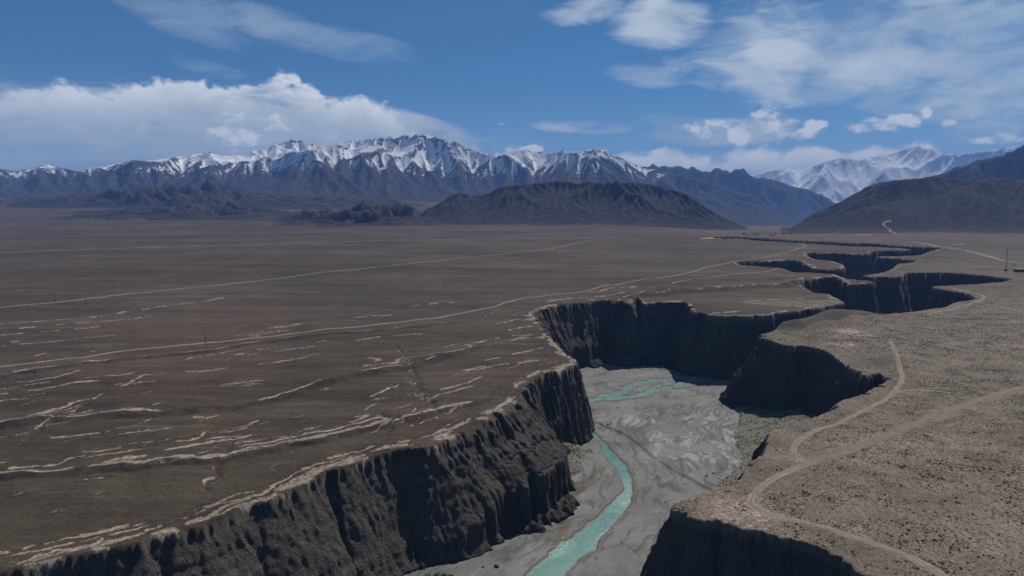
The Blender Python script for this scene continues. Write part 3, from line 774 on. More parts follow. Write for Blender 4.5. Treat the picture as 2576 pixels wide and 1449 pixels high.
def mat_mountain(name, tone, tone2, snow=True):
    m, k, b = material(name, .95, .05)
    p = pos(k)
    sn, rid, fan_ = attr(k, 'mask')[:3]
    n = k.noise(p, .012, 6, .65); n2 = k.noise(k.vmul(p, (1, 1, .35)), .035, 6, .7)
    c = k.mix(k.step(n, .35, .66), tone, tone2)
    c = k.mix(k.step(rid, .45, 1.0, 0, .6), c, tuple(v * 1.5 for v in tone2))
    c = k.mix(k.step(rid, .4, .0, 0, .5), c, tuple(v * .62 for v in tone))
    c = k.mix(fan_, c, (.052, .042, .039))
    if snow:
        s = k.add(k.add(sn, .05), k.mul(k.sub(n2, .5), 1.5))
        n3 = k.noise(k.vmul(p, (1, 1, .5)), .11, 4, .7)
        s = k.add(s, k.mul(k.sub(n3, .5), .9))
        c = k.mix(k.step(s, .42, .56), c, (.80, .81, .83))
    k.put(b.inputs['Base Color'], c)
    bump(k, b, k.add(k.mul(n2, 1.0), n), .6, 30.0)
    return m

def mat_plain(name, c, rough=.9, var=.25, scale=3.0):
    m, k, b = material(name, rough, .2)
    g = k.n('ShaderNodeTexCoord').outputs['Object']
    n = k.step(k.noise(g, scale, 4, .6), .3, .7, 1 - var, 1 + var)
    k.put(b.inputs['Base Color'], k.mix(1.0, c, k.vec(n, n, n), 'MULTIPLY'))
    return m

M_ground, M_wall, M_bed, M_water = mat_ground(), mat_wall(), mat_bed(), mat_water()

def mat_track():
    m, k, b = material('track_dust')
    p = pos(k); flat = k.vmul(p, (1, 1, .1))
    u = attr(k, 'mask')[0]
    n = k.noise(flat, .35, 5, .65); g = k.noise(flat, 2.5, 3, .7)
    c = k.mix(k.step(n, .35, .65), (.175, .146, .120), (.255, .215, .182))
    c = k.mix(k.mul(k.step(k.m('ABSOLUTE', u), .30, .10), k.step(n, .4, .6, .2, .8)), c, (.120, .102, .085))
    gg = k.step(g, .25, .75, .8, 1.2); c = k.mix(1.0, c, k.vec(gg, gg, gg), 'MULTIPLY')
    k.put(b.inputs['Base Color'], c)
    return m
M_track = mat_track()

# ---------------------------------------------------------------- the fan
def build_ground():
    a = np.concatenate([np.linspace(-1.35, -.80, 40, endpoint=False), np.linspace(-.80, .80, 640), np.linspace(.80, 1.35, 40)[1:]])  # x / y
    vy = np.concatenate([np.linspace(2150, 1470, 60, endpoint=False), np.linspace(1470, 800, 470, endpoint=False), np.linspace(800, 508, 165, endpoint=False)])
    rows = H * FPX / (vy - 485.0)
    rows = np.concatenate([rows, np.geomspace(rows[-1] * 1.02, 20000, 36)])
    Y, A_ = np.meshgrid(rows, a, indexing='ij'); X = A_ * Y
    z, pale, dark, R, grey = fan(X, Y)
    ny, nx = X.shape
    F = grid_faces(ny, nx)
    co = np.stack([X, Y, z], -1).reshape(-1, 3)
    # leave the canyon open
    d = np.full(len(F), -999.0)
    ctr = co[F].mean(1)
    diag = np.maximum(np.linalg.norm(co[F[:, 0], :2] - co[F[:, 2], :2], axis=1), np.linalg.norm(co[F[:, 1], :2] - co[F[:, 3], :2], axis=1))
    near = (ctr[:, 1] < 2400) & (ctr[:, 0] > -520) & (ctr[:, 0] < 1200)
    d[near] = canyon_d(ctr[near, 0], ctr[near, 1])
    F = F[d < -(diag * .5 + 8.5)]
    at = dict(mask=np.stack([pale, dark, R], -1).reshape(-1, 3), mask2=np.stack([grey * 0, grey * 0, grey * 0], -1).reshape(-1, 3))
    # the far edge of the fan in front of the ranges loses its washes
    co, F, at = compact(co, F, at)
    o = new_mesh('ground', co, F, M_ground, True, at); tag(o, kind='structure')
    o['label'] = 'brown gravel fan sloping up to the mountains'
    return o
ground = build_ground()

# ---------------------------------------------------------------- canyon walls: a band along both rims
def build_walls():
    allco, allF, am, am2, off = [], [], [], [], 0
    tiles = [(-40, 190, 1.1), (190, 335, .46), (335, 560, .62), (560, 760, .9), (760, 1100, 1.5), (1100, 1500, 2.3), (1500, 2250, 3.6)]
    for (y0, y1, res) in tiles:
        xs0, xs1 = (-420, 430) if y1 <= 560 else (-150, 760) if y1 <= 1100 else (0, 1150)
        xs = np.arange(xs0, xs1, res); ys = np.arange(y0, y1 + res * 1.01, res)
        # coarse pass first
        cs = 8.0
        Xc, Yc = np.meshgrid(np.arange(xs0 - cs, xs1 + 2 * cs, cs), np.arange(y0 - cs, y1 + 2 * cs, cs))
        dc = canyon_d(Xc, Yc)
        w_out = max(12.5, 1.35 * (y1 ** 2) / (H * FPX) * 1.75 + y1 * .0027 + 11)
        w_in = 62 if y1 <= 560 else 46
        X, Y = np.meshgrid(xs, ys)
        ci = ((X - Xc[0, 0]) / cs).astype(int); cj = ((Y - Yc[0, 0]) / cs).astype(int)
        fx = (X - Xc[0, 0]) / cs - ci; fy = (Y - Yc[0, 0]) / cs - cj
        dd = dc[cj, ci] * (1 - fx) * (1 - fy) + dc[cj, ci + 1] * fx * (1 - fy) + dc[cj + 1, ci] * (1 - fx) * fy + dc[cj + 1, ci + 1] * fx * fy
        keep = (dd > -w_out - 1) & (dd < w_in)
        ny, nx = X.shape
        F = grid_faces(ny, nx); kf = keep.ravel(); F = F[kf[F].all(1)]
        used = np.zeros(ny * nx, bool); used[F.ravel()] = True
        idx = np.cumsum(used) - 1; F = idx[F]
        x = X.ravel()[used]; y = Y.ravel()[used]
        T = terrain(x, y)
        # drop faces that lie well under the canyon floor
        z = T['z'] + np.where(T['d'] < 0, .03 + .00009 * y, 0) - np.where((T['t'] >= 1) & (T['scree'] < .01), .9, 0)
        z = z - np.where(T['d'] < -(w_out - res), 1.5 + res, 0)
        # sideways relief: courses and knobs in the face
        amp = T['wall'] * np.clip(1 + 0 * x, 0, 1)
        gx = noise3(x * .22, y * .22, z * .12, 5) * .8 + noise3(x * .7, y * .7, z * .5, 6) * .42
        gy = noise3(x * .22 + 9, y * .22, z * .12, 7) * .8 + noise3(x * .7, y * .7 + 5, z * .5, 8) * .42
        lay = noise3(x * .02, y * .02, z * .55, 9) * .45
        x2 = x + amp * (gx + lay * .6); y2 = y + amp * (gy - lay * .8)
        fl = (T['t'] >= 1) & (T['scree'] < .01)
        kf = ~fl[F].all(1)
        F = F[kf]
        pale = T['pale'] * (T['d'] < 3); dark = T['dark'] * (T['d'] < 3)
        # pale crumbling lip
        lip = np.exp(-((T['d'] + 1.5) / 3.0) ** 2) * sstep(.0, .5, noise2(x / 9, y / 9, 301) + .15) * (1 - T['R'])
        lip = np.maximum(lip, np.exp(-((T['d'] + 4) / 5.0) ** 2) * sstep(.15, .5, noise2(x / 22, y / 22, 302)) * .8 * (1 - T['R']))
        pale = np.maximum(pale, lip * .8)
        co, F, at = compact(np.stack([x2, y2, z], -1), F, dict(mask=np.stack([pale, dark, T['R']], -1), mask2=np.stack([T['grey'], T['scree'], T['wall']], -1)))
        allco.append(co); allF.append(F + off); off += len(co); am.append(at['mask']); am2.append(at['mask2'])
    o = new_mesh('canyon_wall', np.vstack(allco), np.vstack(allF), M_wall, True, dict(mask=np.vstack(am), mask2=np.vstack(am2)))
    tag(o, kind='structure'); o['label'] = 'dark gravel cliffs of the winding canyon'
    return o
walls = build_walls()

# ---------------------------------------------------------------- canyon floor and river
def build_bed():
    allco, allF, am, am2, off = [], [], [], [], 0
    for (y0, y1, res, x0, x1) in ((-40, 200, 3.0, -380, 200), (200, 420, .8, -220, 300), (420, 690, .8, -70, 460), (690, 2250, 7.0, 60, 1100)):
        X, Y = np.meshgrid(np.arange(x0, x1, res), np.arange(y0, y1 + res * 1.01, res))
        cs = 10.0
        ny, nx = X.shape
        Xc, Yc = np.meshgrid(np.arange(x0 - cs, x1 + 2 * cs, cs), np.arange(y0 - cs, y1 + 3 * cs, cs)); dc = canyon_d(Xc, Yc)
        ci = ((X - Xc[0, 0]) / cs).astype(int); cj = ((Y - Yc[0, 0]) / cs).astype(int)
        keep = (dc[cj, ci] > -6)
        F = grid_faces(ny, nx); F = F[keep.ravel()[F].all(1)]
        used = np.zeros(ny * nx, bool); used[F.ravel()] = True; idx = np.cumsum(used) - 1; F = idx[F]
        x = X.ravel()[used]; y = Y.ravel()[used]
        z, wet, pale, edge, veg, silt = bed(x, y)
        w = 1 - sstep(-4, 4, wet)
        si = 1 - sstep(-1.2, .8, silt)
        allco.append(np.stack([x, y, z], -1)); allF.append(F + off); off += len(x)
        am.append(np.stack([w, pale, edge], -1)); am2.append(np.stack([veg, si, 0 * veg], -1))
    o = new_mesh('riverbed', np.vstack(allco), np.vstack(allF), M_bed, True, dict(mask=np.vstack(am), mask2=np.vstack(am2)))
    tag(o, kind='structure'); o['label'] = 'pale grey gravel floor of the canyon'
    return o
riverbed = build_bed()

def build_river():
    res = .9
    X, Y = np.meshgrid(np.arange(-260, 330, res), np.arange(120, 720, res))
    rp = np.vstack([RIV_L, RIV_R[::-1]])
    c = 6.0
    ins = inside(X, Y, rp).reshape(X.shape)
    d = np.full(X.shape, 99.0).ravel()
    m = np.ones(X.size, bool)
    dd = np.minimum(seg_dist(X, Y, RIV_L), seg_dist(X, Y, RIV_R)); dd = np.where(ins.ravel(), -dd, dd)
    for poly, wd in BRAIDS: dd = np.minimum(dd, seg_dist(X, Y, poly) - wd * 1.9)
    keep = dd < 4.0
    F = grid_faces(*X.shape); F = F[keep[F].all(1)]
    used = np.zeros(X.size, bool); used[F.ravel()] = True; idx = np.cumsum(used) - 1; F = idx[F]
    x = X.ravel()[used]; y = Y.ravel()[used]
    zb, wet, *_ = bed(x, y)
    z = BED0 + BEDS * y - .55 + .05 * noise2(x / 1.5, y / 1.5, 401)
    depth = np.clip((z - zb) / 1.1, 0, 1)
    rap = sstep(-.25, .25, noise2(x / 26, y / 26, 402)) * .9 + .1
    rap = np.maximum(rap, sstep(470, 520, y))
    calm = np.exp(-(((x - 62) / 26) ** 2 + ((y - 405) / 45) ** 2)); rap = rap * (1 - calm)
    o = new_mesh('river', np.stack([x, y, z], -1), F, M_water, True, dict(mask=np.stack([depth, rap, 0 * x], -1)))
    tag(o, kind='structure'); o['label'] = 'turquoise river winding over the gravel'
    return o
river = build_river()

# ---------------------------------------------------------------- mountains
def erode(z, U, fixed, K, m, iters, dif=.04):
    ny, nx = z.shape
    A_ = np.ones(ny * nx)
    offs = [(-1, 0, 1.0), (1, 0, 1.0), (0, -1, 1.0), (0, 1, 1.0), (-1, -1, 1.414), (-1, 1, 1.414), (1, -1, 1.414), (1, 1, 1.414)]
    base = np.arange(ny * nx).reshape(ny, nx)
    for it in range(iters):
        z = z + U
        zp = np.pad(z, 1, mode='edge'); ip = np.pad(base, 1, mode='edge')
        best = np.zeros_like(z); rec = base.copy(); dist = np.ones_like(z); zr = z.copy()
        for dy, dx, l in offs:
            zn = zp[1 + dy:1 + dy + ny, 1 + dx:1 + dx + nx]
            s = (z - zn) / l
            g = s > best
            best = np.where(g, s, best); rec = np.where(g, ip[1 + dy:1 + dy + ny, 1 + dx:1 + dx + nx], rec); dist = np.where(g, l, dist); zr = np.where(g, zn, zr)
        src = rec.ravel() != base.ravel()
        A_ = 1 + np.bincount(rec.ravel()[src], weights=A_[src], minlength=ny * nx)
        Fk = K * (A_.reshape(ny, nx) ** m) / dist
        zn = (z + Fk * zr) / (1 + Fk)
        lap = (zp[:-2, 1:-1] + zp[2:, 1:-1] + zp[1:-1, :-2] + zp[1:-1, 2:]) * .25 - z
        z = np.where(fixed, z, zn + dif * lap)
    return z, A_.reshape(ny, nx)

def smooth1(v, n):
    if n < 1: return v
    kx = np.exp(-(np.arange(-3 * n, 3 * n + 1) / n) ** 2 / 2); kx /= kx.sum()
    return np.convolve(np.pad(v, 3 * n, mode='edge'), kx, 'valid')

def ndsmooth(z, n):
    kx = np.exp(-(np.arange(-2 * n, 2 * n + 1) / n) ** 2 / 2); kx /= kx.sum()
    p = np.pad(z, 2 * n, mode='edge')
    p = sum(kx[i] * p[i:i + z.shape[0], :] for i in range(len(kx)))
    return sum(kx[i] * p[:, i:i + z.shape[1]] for i in range(len(kx)))

def upsample(z):
    ny, nx = z.shape
    a = np.empty((2 * ny - 1, nx)); a[0::2] = z; a[1::2] = (z[1:] + z[:-1]) / 2
    b = np.empty((2 * ny - 1, 2 * nx - 1)); b[:, 0::2] = a; b[:, 1::2] = (a[:, 1:] + a[:, :-1]) / 2
    return b

def mountain(label, sky, yc, yf, yb, dx, mat, seed, it=(110, 40), K=.12, m=.45, rough=.25, pw=1.0, snow=None, wob=.12, sub=0.0, foot=None, fanmix=.0, smooth=(10, 4, 2), dif=.04, crest_s=.4, foot_n=.12, rib=.34, stp=.22):
    sky = np.array(sky, float)
    r = ray(sky[:, 0], sky[:, 1]); ta = r[0] / r[1]; te = r[2] / r[1]
    a0, a1 = ta[0], ta[-1]
    c = 2 * dx
    na = int((a1 - a0) * yc / c); nyy = int((yb - yf) / c)
    a = np.linspace(a0, a1, na)
    def setup(a, ys):
        Yg, Ag = np.meshgrid(ys, a, indexing='ij')
        X = Ag * yc
        crest = yc + wob * (yc - yf) * (noise2(a * yc / ((yc - yf) * .9), 0 * a + seed, seed) + .4 * noise2(a * yc / ((yc - yf) * .3), 0 * a + seed, seed + 1))
        el = np.interp(a, ta, te)
        ftv = yf + (0 if foot is None else np.interp(a, [f[0] for f in foot], [f[1] for f in foot]))
        ft = ftv + foot_n * (yc - yf) * noise2(a * yc / ((yc - yf) * .5), 0 * a, seed + 2)
        E = np.where(Yg < crest, (Yg - ft) / (crest - ft), 1 - (Yg - crest) / (yb - crest))
        E = np.clip(E, 0, 1) ** pw
        g = fan_raw(Ag * Yg, Yg)
        Z = np.maximum(H + el * crest - fan_raw(a * crest, crest), 5)
        return Yg, Ag, X, E, g, Z, el
    ys = np.linspace(yf - .02 * yc, yb, nyy)
    Yg, Ag, X, E, g, Z, el = setup(a, ys)
    zs = smooth1(Z, 4)
    env = E * zs
    nz = ridged2(X / ((yc - yf) * .34), Yg / ((yc - yf) * .34), 4, seed + 5) - .5
    z = env * (.55 + rough * 1.6 * nz) + E * .02 * zs.mean() * fbm2(X / (c * 5), Yg / (c * 5), 3, seed + 8)
    z = np.maximum(z, 0)
    fixed = E <= 0
    U = env * (.9 / it[0]) * np.clip(1 + .9 * fbm2(X / ((yc - yf) * .5), Yg / ((yc - yf) * .5), 3, seed + 30), .25, 2)
    z, Aa = erode(z, U, fixed, K, m, it[0], dif)
    # finer level
    z = upsample(z); a = np.linspace(a0, a1, z.shape[1]); ys = np.linspace(ys[0], ys[-1], z.shape[0])
    Yg, Ag, X, E, g, Z, el = setup(a, ys)
    z = z + E * dx * .25 * fbm2(X / (dx * 3), Yg / (dx * 3), 2, seed + 12)
    z, Aa = erode(z, E * smooth1(Z, 8) * (.12 / it[1]), E <= 0, K * .8, m, it[1], dif)
    z = np.maximum(z + crest_s * (ndsmooth(z, 2) - z), 0)
    # fit the traced skyline column by column
    for n in smooth:
        top = ((z + g - H) / Yg)
        j = top.argmax(0); ii = np.arange(z.shape[1])
        need = H + el * Yg[j, ii] - g[j, ii]
        sc = np.clip(need / np.maximum(z[j, ii], 1), .3, 2.2 if snow or n < 8 else 6.0)
        z = z * smooth1(sc, n)[None, :]
    zz = g + z - 6.0 * (E <= .015)
    # curvature: ridges and gullies
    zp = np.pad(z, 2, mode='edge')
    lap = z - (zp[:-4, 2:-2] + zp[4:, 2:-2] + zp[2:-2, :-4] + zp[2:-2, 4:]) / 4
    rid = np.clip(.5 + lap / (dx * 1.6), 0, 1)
    sn = np.zeros_like(z)
    if snow:
        s0, s1 = snow[0], snow[1]
        gy, gx = np.gradient(zz, ys[1] - ys[0], (a[1] - a[0]) * yc)
        slope = np.hypot(gx, gy)
        # snow lies in gullies and on the slopes away from the sun's side, thins out on steep rock
        asp = (gx * math.sin(SUN_AZ) + gy * math.cos(SUN_AZ)) / np.maximum(slope, .05)
        el_s = sstep(s0, s1, zz + 60 * noise2(X / 500, Yg / 500, seed + 20))
        lower = sstep(s0 - (s1 - s0) * .9, s1, zz)
        ridw = np.clip(.5 + (lap + .5 * (z - ndsmooth(z, 3))) / (dx * 1.2), 0, 1)
        sn = lower * (.30 + .42 * el_s) + rib * (0.5 - ridw) * 2 * lower - stp * np.clip(slope - .9, 0, 1.2) * lower + snow[2] * asp * lower
        sn = np.clip(sn, 0, 1.2)
    fanm = sstep(.16, .02, E) * 1.0 if fanmix else np.zeros_like(z)
    co = np.stack([Ag * Yg, Yg, zz], -1).reshape(-1, 3)
    F = grid_faces(*z.shape)
    kk = (z > 0.0).ravel() | (E > .0).ravel()
    F = F[kk[F].any(1)]
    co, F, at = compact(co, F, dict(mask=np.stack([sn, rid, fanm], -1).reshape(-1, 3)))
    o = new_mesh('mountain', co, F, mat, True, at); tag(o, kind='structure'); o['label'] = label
    return o

M_snowy = mat_mountain('snowy_rock', (.033, .030, .030), (.048, .042, .041))
M_front = mat_mountain('dark_ridge_rock', (.027, .0245, .0265), (.042, .036, .037), False)
M_hill = mat_mountain('purple_hill_rock', (.026, .023, .0235), (.035, .030, .031), False)
M_far = mat_mountain('far_snowy_rock', (.050, .048, .050), (.07, .065, .066))

SKY_A = [(-420,440),(-300,415),(-120,432),(0,423),(43,433),(107,413),(157,422),(193,430),(227,422),(253,422),(283,415),(323,403),(367,405),(400,402),(433,393),(467,393),(500,385),(523,383),(550,390),(573,391.6),(607,390),(633,382),(667,373),(700,363),(727,352),(738,348),(753,355.6),(783,360),(813,370),(827,368),(859,357),(879,355),(892,353),(942,347),(999,345),(1032,339),(1055,341.6),(1070,339),(1085,346.6),(1099,345),(1125,355),(1149,358),(1175,373),(1199,380),(1225,388),(1242,394),(1265,389),(1295,381),(1319,376.6),(1342,378),(1359,383),(1382,385),(1409,375.6),(1429,381.6),(1459,383),(1485,374),(1502,376.6),(1525,383),(1559,395),(1592,411.6),(1612,420),(1640,424),(1717,442),(1784,460),(1850,480),(1907,500),(1950,530),(1990,552),(2010,566)]
SKY_B = [(1480,470),(1600,426),(1640,416),(1680,418),(1717,420),(1784,430),(1844,426.6),(1877,431.6),(1904,446.6),(1951,453),(2017,475),(2067,488),(2104,511.6),(2160,545),(2230,566)]
SKY_C = [(770,574),(820,566),(870,558),(930,552),(980,544),(1020,540),(1060,533),(1090,520),(1125,498),(1149,485),(1169,485),(1185,495),(1199,491.6),(1235,485),(1252,471.6),(1292,465),(1319,463),(1359,460),(1392,455),(1425,455.6),(1452,461.6),(1475,456.6),(1509,460),(1525,461.6),(1559,453),(1575,460),(1609,460),(1642,465),(1675,471.6),(1717,483),(1751,505),(1784,525),(1817,545),(1851,561),(1880,572)]
SKY_D = [(1965,588),(1981,578),(2017,555),(2051,535),(2104,513),(2134,495),(2161,481.6),(2184,468),(2217,458),(2267,451.6),(2317,448),(2351,443),(2384,446.6),(2417,450),(2451,454),(2497,448),(2576,452),(2700,440),(2850,450),(3000,470)]
SKY_E = [(2270,470),(2351,443),(2384,428),(2417,420),(2451,406.6),(2484,396.6),(2517,393),(2544,380),(2576,365),(2640,350),(2720,338),(2850,350),(3000,380)]
SKY_F = [(1840,470),(1897,440),(1934,430),(1951,424),(1994,426.6),(2037,420),(2067,410),(2094,400),(2134,396.6),(2161,405),(2177,396.6),(2217,388),(2251,385),(2267,378),(2287,368),(2310,370),(2334,371.6),(2357,383),(2384,388),(2417,388),(2451,383),(2501,375),(2534,371.6),(2551,366.6),(2600,372),(2700,390),(2850,420)]

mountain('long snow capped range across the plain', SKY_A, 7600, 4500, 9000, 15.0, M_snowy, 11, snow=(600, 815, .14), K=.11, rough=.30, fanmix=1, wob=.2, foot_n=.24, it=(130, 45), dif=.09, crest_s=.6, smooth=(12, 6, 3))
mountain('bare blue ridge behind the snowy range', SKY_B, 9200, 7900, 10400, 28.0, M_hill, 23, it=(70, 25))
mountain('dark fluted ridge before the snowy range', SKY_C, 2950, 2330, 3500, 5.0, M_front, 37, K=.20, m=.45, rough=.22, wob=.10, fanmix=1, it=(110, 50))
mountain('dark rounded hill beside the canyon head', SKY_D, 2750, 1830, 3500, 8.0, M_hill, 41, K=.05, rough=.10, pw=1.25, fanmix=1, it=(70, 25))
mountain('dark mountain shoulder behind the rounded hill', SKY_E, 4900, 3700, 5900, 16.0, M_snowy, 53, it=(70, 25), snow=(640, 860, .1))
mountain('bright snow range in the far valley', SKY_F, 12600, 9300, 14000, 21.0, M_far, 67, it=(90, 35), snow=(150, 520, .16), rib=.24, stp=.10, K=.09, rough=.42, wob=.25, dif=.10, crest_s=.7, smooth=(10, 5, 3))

# low broken badlands on the fan in front of the ranges
def badland(label, x0, x1, yv, hgt, span, sc, dx, seed):
    """small eroded hills; x0..x1 and yv in the measured view"""
    yc = float(P([((x0 + x1) / 2, yv)])[0][1])
    a = np.arange((x0 - CX) / FPX, (x1 - CX) / FPX, dx / yc); ys = np.arange(yc - span, yc + span, dx * 1.6)
    Yg, Ag = np.meshgrid(ys, a, indexing='ij'); X = Ag * Yg
    u = (Ag - a[0]) / (a[-1] - a[0])
    env = sstep(0, .45, np.minimum(u, 1 - u) + .06 * noise2(X / sc, Yg / sc, seed + 7)) * np.clip(1 - np.abs(Yg - yc - .35 * span * noise2(X / (sc * 3), 0 * X, seed)) / (span * .8), 0, 1)
    wx = X + .35 * sc * noise2(X / sc, Yg / sc, seed + 1); wy = Yg + .35 * sc * noise2(X / sc, Yg / sc, seed + 2)
    n = ridged2(wx / sc, wy / sc, 5, seed + 3, .55)
    z = hgt * (env ** .6) * np.clip((n - .42) * 2.6, -.4, 1.3) * (.6 + .8 * sstep(-.2, .4, noise2(X / (sc * 2.2), Yg / (sc * 2.2), seed + 4)))
    z = np.where(env > 0, z - 3.0 * (1 - sstep(0, .25, env)), -8.0)
    g = fan_raw(X, Yg)
    zp = np.pad(z, 2, mode='edge'); lap = z - (zp[:-4, 2:-2] + zp[4:, 2:-2] + zp[2:-2, :-4] + zp[2:-2, 4:]) / 4
    rid = np.clip(.5 + lap / (dx * 1.2), 0, 1)
    F = grid_faces(*z.shape); F = F[(z.ravel()[F] > -4).any(1)]
    co, F, at = compact(np.stack([X, Yg, g + z], -1).reshape(-1, 3), F, dict(mask=np.stack([0 * z, rid, sstep(16, 0, z)], -1).reshape(-1, 3)))
    o = new_mesh('mountain', co, F, M_front, True, at); tag(o, kind='structure'); o['label'] = label
badland('low broken hills at the left foot of the dark ridge', 660, 1230, 556, 46, 620, 190, 7.0, 71)
badland('low eroded hills on the plain below the snowy range', 120, 820, 546, 46, 520, 230, 9.0, 83)
badland('far row of low hills at the foot of the snowy range', -60, 1100, 531, 85, 620, 330, 12.0, 97)
# ---------------------------------------------------------------- surfaces to stand things on
dg = bpy.context.evaluated_depsgraph_get()
def bvh(o):
    return BVHTree.FromObject(o, dg)
TREES = [bvh(o) for o in bpy.data.objects if o.name.split('.')[0] in ('ground', 'canyon_wall', 'riverbed', 'mountain')]
def ground_z(x, y, top=4000.0):
    best = None
    for t in TREES:
        h = t.ray_cast(Vector((x, y, top)), Vector((0, 0, -1)))
        if h[0] is not None and (best is None or h[0].z > best): best = h[0].z
    return best
def hit(px, py):
    d = Vector([float(v) for v in ray(px, py)]).normalized()
    best = None
    for t in TREES:
        h = t.ray_cast(Vector((0, 0, H)), d)
        if h[0] is not None and (best is None or h[3] < best[1]): best = (h[0], h[3])
    return best[0] if best else None

def mat_wash():
    m, k, b = material('wash_dust'); p = pos(k); flat = k.vmul(p, (1, 1, .1)); u = attr(k, 'mask')[0]
    n = k.noise(flat, .22, 5, .7); g = k.noise(flat, 2.0, 4, .75)
    c = k.mix(k.step(n, .38, .62), (.152, .127, .100), (.188, .154, .123))
    c = k.mix(k.mul(k.step(u, .25, 1.0, .1, .8), k.step(g, .4, .62)), c, (.125, .106, .082))
    gg = k.step(g, .25, .75, .8, 1.2); k.put(b.inputs['Base Color'], k.mix(1.0, c, k.vec(gg, gg, gg), 'MULTIPLY'))
    return m
M_wash = mat_wash()

# ---------------------------------------------------------------- dirt tracks
def track(label, pts, width, step=3.0, on_hill=False, plane=P, mat=None):
    if on_hill: p = np.array([hit(*q)[:2] for q in pts])
    else: p = plane(pts)
    p = chaikin(p, 2)
    seg = np.linalg.norm(np.diff(p, axis=0), axis=1); cum = np.concatenate([[0], np.cumsum(seg)])
    n = max(8, int(cum[-1] / step)); s = np.linspace(0, cum[-1], n)
    x = np.interp(s, cum, p[:, 0]); y = np.interp(s, cum, p[:, 1])
    tx = np.gradient(x); ty = np.gradient(y); l = np.hypot(tx, ty); nx, ny = -ty / l, tx / l
    w = width * (1 + .22 * noise2(s / 17, 0 * s, 501))
    sh = .8 * noise2(s / 23, 0 * s + 4, 502)
    us = np.linspace(-1, 1, 7)
    co = []; at = []
    for u in us:
        e = (.35 * noise2(s / 5 + 30 * u, 0 * s, 503)) * (abs(u) > .9)
        xx = x + nx * (u * w * .5 + sh + e * u); yy = y + ny * (u * w * .5 + sh + e * u)
        zz = np.array([ground_z(a, b) or 0 for a, b in zip(xx, yy)])
        zz = zz + .05 + .00022 * yy - (.0 if abs(u) < .9 else .12)
        co.append(np.stack([xx, yy, zz], -1)); at.append(np.full(n, abs(u)))
    co = np.stack(co, 1).reshape(-1, 3); at = np.stack(at, 1).ravel()
    o = new_mesh('dirt_track', co, grid_faces(n, len(us)), mat or M_track, True, dict(mask=at))
    tag(o, kind='structure'); o['label'] = label
    return np.stack([x, y], -1)
TR = []
TR.append((track('pale dirt track along the canyon rim on the left fan', [(-260,978),(-50,936),(0,928),(200,906),(300,886),(520,868),(700,845),(900,825),(1100,800),(1250,769),(1280,756),(1370,745),(1500,728),(1650,703),(1740,685),(1780,672),(1825,664),(1850,656),(1920,649),(1975,637),(2005,627),(2030,617.7),(2010,614)], 3.4, 4.0), 5))
TR.append((track('straight pale track across the left fan', [(-200,800),(0,775),(300,742),(600,712),(820,685),(1050,660),(1250,641),(1380,628),(1440,613),(1500,604)], 4.6, 7.0), 5))
TR.append((track('far pale road at the foot of the ridge', [(-100,640),(0,635),(400,622),(860,608),(1100,603),(1350,599.5),(1560,597)], 8.0, 14.0), 5))
TR.append((track('pale road past the mast towards the valley', [(2900,700),(2700,676),(2576,663),(2530,657),(2497,648),(2438,632),(2390,625.5),(2340,616),(2297,608.6)], 9.0, 6.0), 6))
TR.append((track('dirt track along the right canyon edge in front', [(2560,1575),(2377,1449),(2290,1400),(2180,1360),(2080,1330),(1990,1308),(1930,1287),(1897,1270),(1886,1256),(1904,1233),(1957,1199),(2010,1175),(2060,1161)], 2.9, 2.0), 3.0))
TR.append((track('broad faint dusty wash crossing the right plateau', [(2020,1170),(2117,1141),(2217,1105),(2317,1059),(2417,1023),(2517,989),(2600,968),(2760,940)], 5.2, 2.5, mat=M_wash), 3.6))
TR.append((track('looping side track on the right plateau', [(2030,1166),(2011,1153),(1996,1133),(2004,1109),(2051,1083),(2117,1063),(2201,1019),(2251,987),(2268,960),(2271,941),(2262,909),(2250,880),(2238,860)], 2.4, 2.0), 2.4))
TR.append((track('side track leaving the loop to the right', [(2251,987),(2290,979),(2340,980),(2420,990)], 2.0, 3.0), 2))
TR.append((track('pale track round the far cove of the canyon', [(2330,792),(2417,771),(2470,757),(2477,748),(2467,741),(2435,734),(2400,726)], 3.0, 4.0), 2))
TR.append((track('faint track on the tongue of the left fan', [(1690,722),(1760,704),(1811,700),(1850,692),(1900,686),(1940,681),(1957,675)], 2.6, 4.0), 2))
TR.append((track('zigzag track climbing the rounded hill', [(2252,590),(2256,587),(2236,582),(2243,577),(2216,565),(2242,554)], 5.0, 8.0, True), 2))

# ---------------------------------------------------------------- scrub
def tuft_mesh(seed, n=6):
    r = random.Random(seed)
    co = [(0, 0, r.uniform(.75, 1.0))]; F = []
    for ring, (rad, z) in enumerate(((.62, .62), (1.0, .12))):
        for i in range(n):
            a = 6.283 * (i + .5 * ring) / n; q = rad * r.uniform(.7, 1.2)
            co.append((q * math.cos(a), q * math.sin(a), z * r.uniform(.7, 1.25) - (.12 if ring else 0)))
    for i in range(n):
        j = (i + 1) % n
        F.append((0, 1 + i, 1 + j)); F.append((1 + i, 1 + n + i, 1 + j)); F.append((1 + j, 1 + n + i, 1 + n + j))
    return np.array(co), np.array(F)
def tuft_small(seed, n=5):
    r = random.Random(seed)
    co = [(0, 0, r.uniform(.75, 1.0))] + [(r.uniform(.75, 1.15) * math.cos(6.283 * i / n), r.uniform(.75, 1.15) * math.sin(6.283 * i / n), -.1) for i in range(n)]
    return np.array(co), np.array([(0, 1 + i, 1 + (i + 1) % n) for i in range(n)])
VAR = [tuft_mesh(s, 5) for s in range(5)]; SMALL = [tuft_small(s) for s in range(5)]
M_scrub = mat_plain('dry_scrub', (.052, .043, .031), .95, .35, 1.2)
M_scrub2 = mat_plain('green_scrub', (.036, .038, .020), .95, .35, 1.2)

